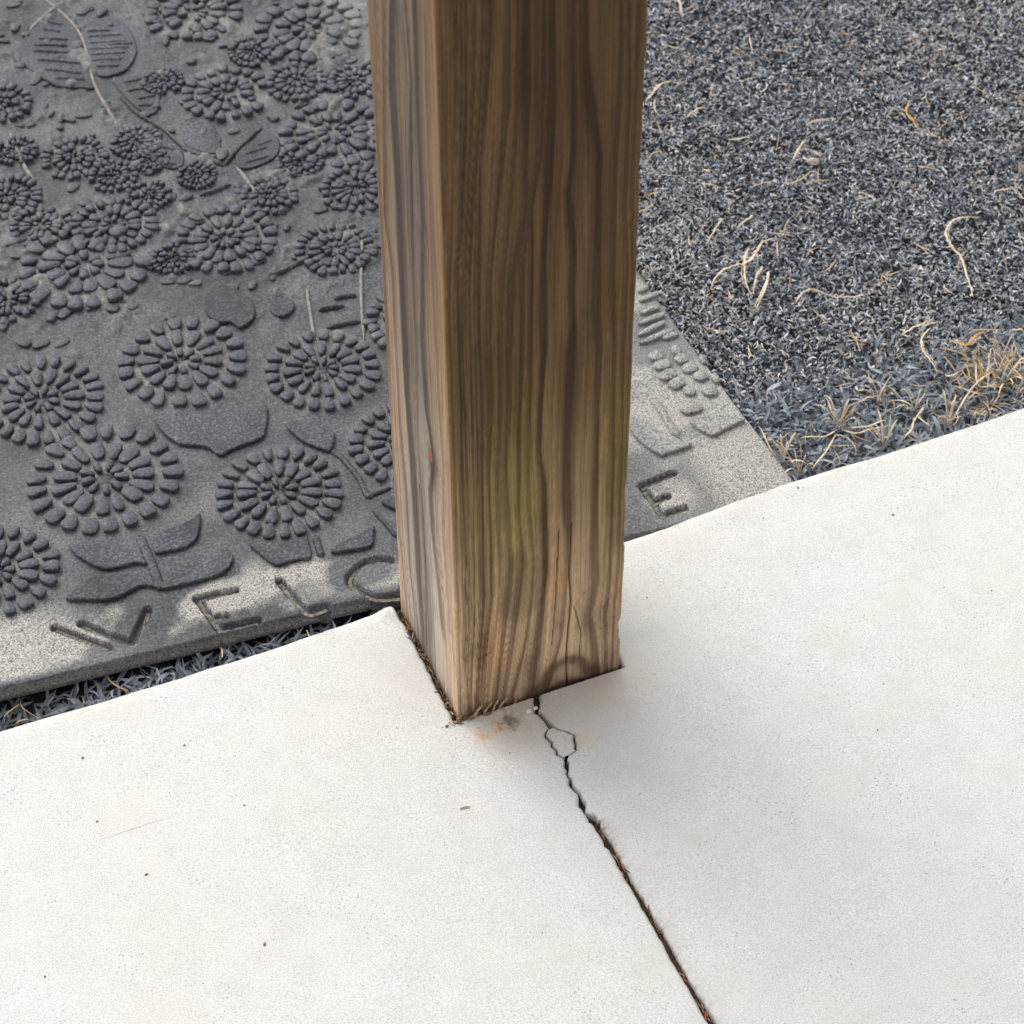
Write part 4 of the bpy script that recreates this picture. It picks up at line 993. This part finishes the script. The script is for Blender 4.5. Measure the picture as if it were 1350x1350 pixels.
for (q0, q1), lb in zip(SPLINT, SPL):
    q0 = np.array(q0); q1 = np.array(q1)
    s = np.linspace(0, 1, 5)[:, None]
    P = q0+(q1-q0)*s
    lo = np.array([min(v, -.0022) for v in P[:, 1]])
    P3 = np.c_[P[:, 0], lo, np.linspace(-.002, .009 if 'flat' not in lb else .001, 5)]
    ribbon(P3, .0026, 'wood_splinter', M_SPLINT, .5, label=lb, category='splinter', group='splinters at the post foot')
for (x, y), lb, r0 in zip(CHIPS, ('white chip left of the crack near the post', 'white chip lodged in the crack near the post'), (.0022, .0018)):
    pebble('concrete_chip', x, y, .0006, r0, M_PALE, .5, label=lb, category='chip')
# crumbs of soil on the slab and litter packed round the post foot: too small to count
import bmesh
bm = bmesh.new()
def crumb(x, y, z, r):
    ret = bmesh.ops.create_icosphere(bm, subdivisions=1, radius=r)
    sx_, sy_ = random.uniform(.8, 1.6), random.uniform(.7, 1.1)
    a = random.uniform(0, 3.1)
    for v in ret['verts']:
        k_ = random.uniform(.7, 1.2)
        xx, yy_ = v.co.x*sx_*k_, v.co.y*sy_*k_
        v.co = Vector((x+xx*math.cos(a)-yy_*math.sin(a), y+xx*math.sin(a)+yy_*math.cos(a), z+v.co.z*.6*k_))
for x, y, s in CRUMBS: crumb(x, y, .0002, s*.00042)
for _ in range(60): crumb(random.uniform(-.006, -.0002), random.uniform(-.004, .12), random.uniform(-.004, .0002), random.uniform(.0005, .0014))
for _ in range(90): crumb(random.gauss(.008, .012), random.uniform(-.0055, -.001), random.uniform(-.003, .0012), random.uniform(.0004, .0012))
for _ in range(70): crumb(random.uniform(.0, PW), random.uniform(-.0045, -.001), random.uniform(-.004, -.001), random.uniform(.0004, .0010))
me = bpy.data.meshes.new('soil_crumbs'); bm.to_mesh(me); bm.free()
obj('soil_crumbs', me, M_CRUMB, kind='stuff', label='soil crumbs on the slab and round the post foot', category='soil')
# fibres and rust coloured litter in the sawn joint
n = 80
yy_ = yj0-rng.random(n)**.8*.30
xx = .5*(border(yy_, -1)+border(yy_, 1))+rng.normal(0, .0011, n)
pal3 = np.array([[.10, .06, .04], [.30, .17, .09], [.42, .30, .20], [.42, .13, .06]])
st = blades(n, xx, yy_, -.0044+rng.random(n)*.0022, rng.uniform(.004, .012, n), rng.uniform(.0005, .0011, n), rng.normal(-1.57, .35, n)+np.pi*(rng.random(n) < .5), rng.normal(.05, .12, n), rng.normal(0, .2, n), 3,
            tints(n, pal3, [.55, .25, .12, .08]), rng.normal(0, .3, n))
n = 160
side = rng.random(n) < .5
xx = np.where(side, rng.uniform(-.006, -.001, n), rng.normal(.012, .014, n)); yy_ = np.where(side, rng.uniform(-.004, .11, n), rng.uniform(-.006, -.0015, n))
s2 = blades(n, xx, yy_, rng.uniform(-.003, .0008, n), rng.uniform(.003, .010, n), rng.uniform(.0005, .0012, n), np.where(side, rng.normal(1.57, .5, n), rng.normal(0, .5, n)), rng.normal(.1, .25, n), rng.normal(0, .3, n), 3,
            tints(n, pal3, [.6, .2, .2, 0.]), rng.normal(0, .4, n))
obj('joint_litter', mesh_np('joint_litter', np.r_[st[0], s2[0]], np.r_[st[1], s2[1]+len(st[0])], True, {'tint': np.r_[st[2], s2[2]]}), M_FIB, kind='stuff',
    label='brown plant fibres caught in the joint and round the post', category='litter')
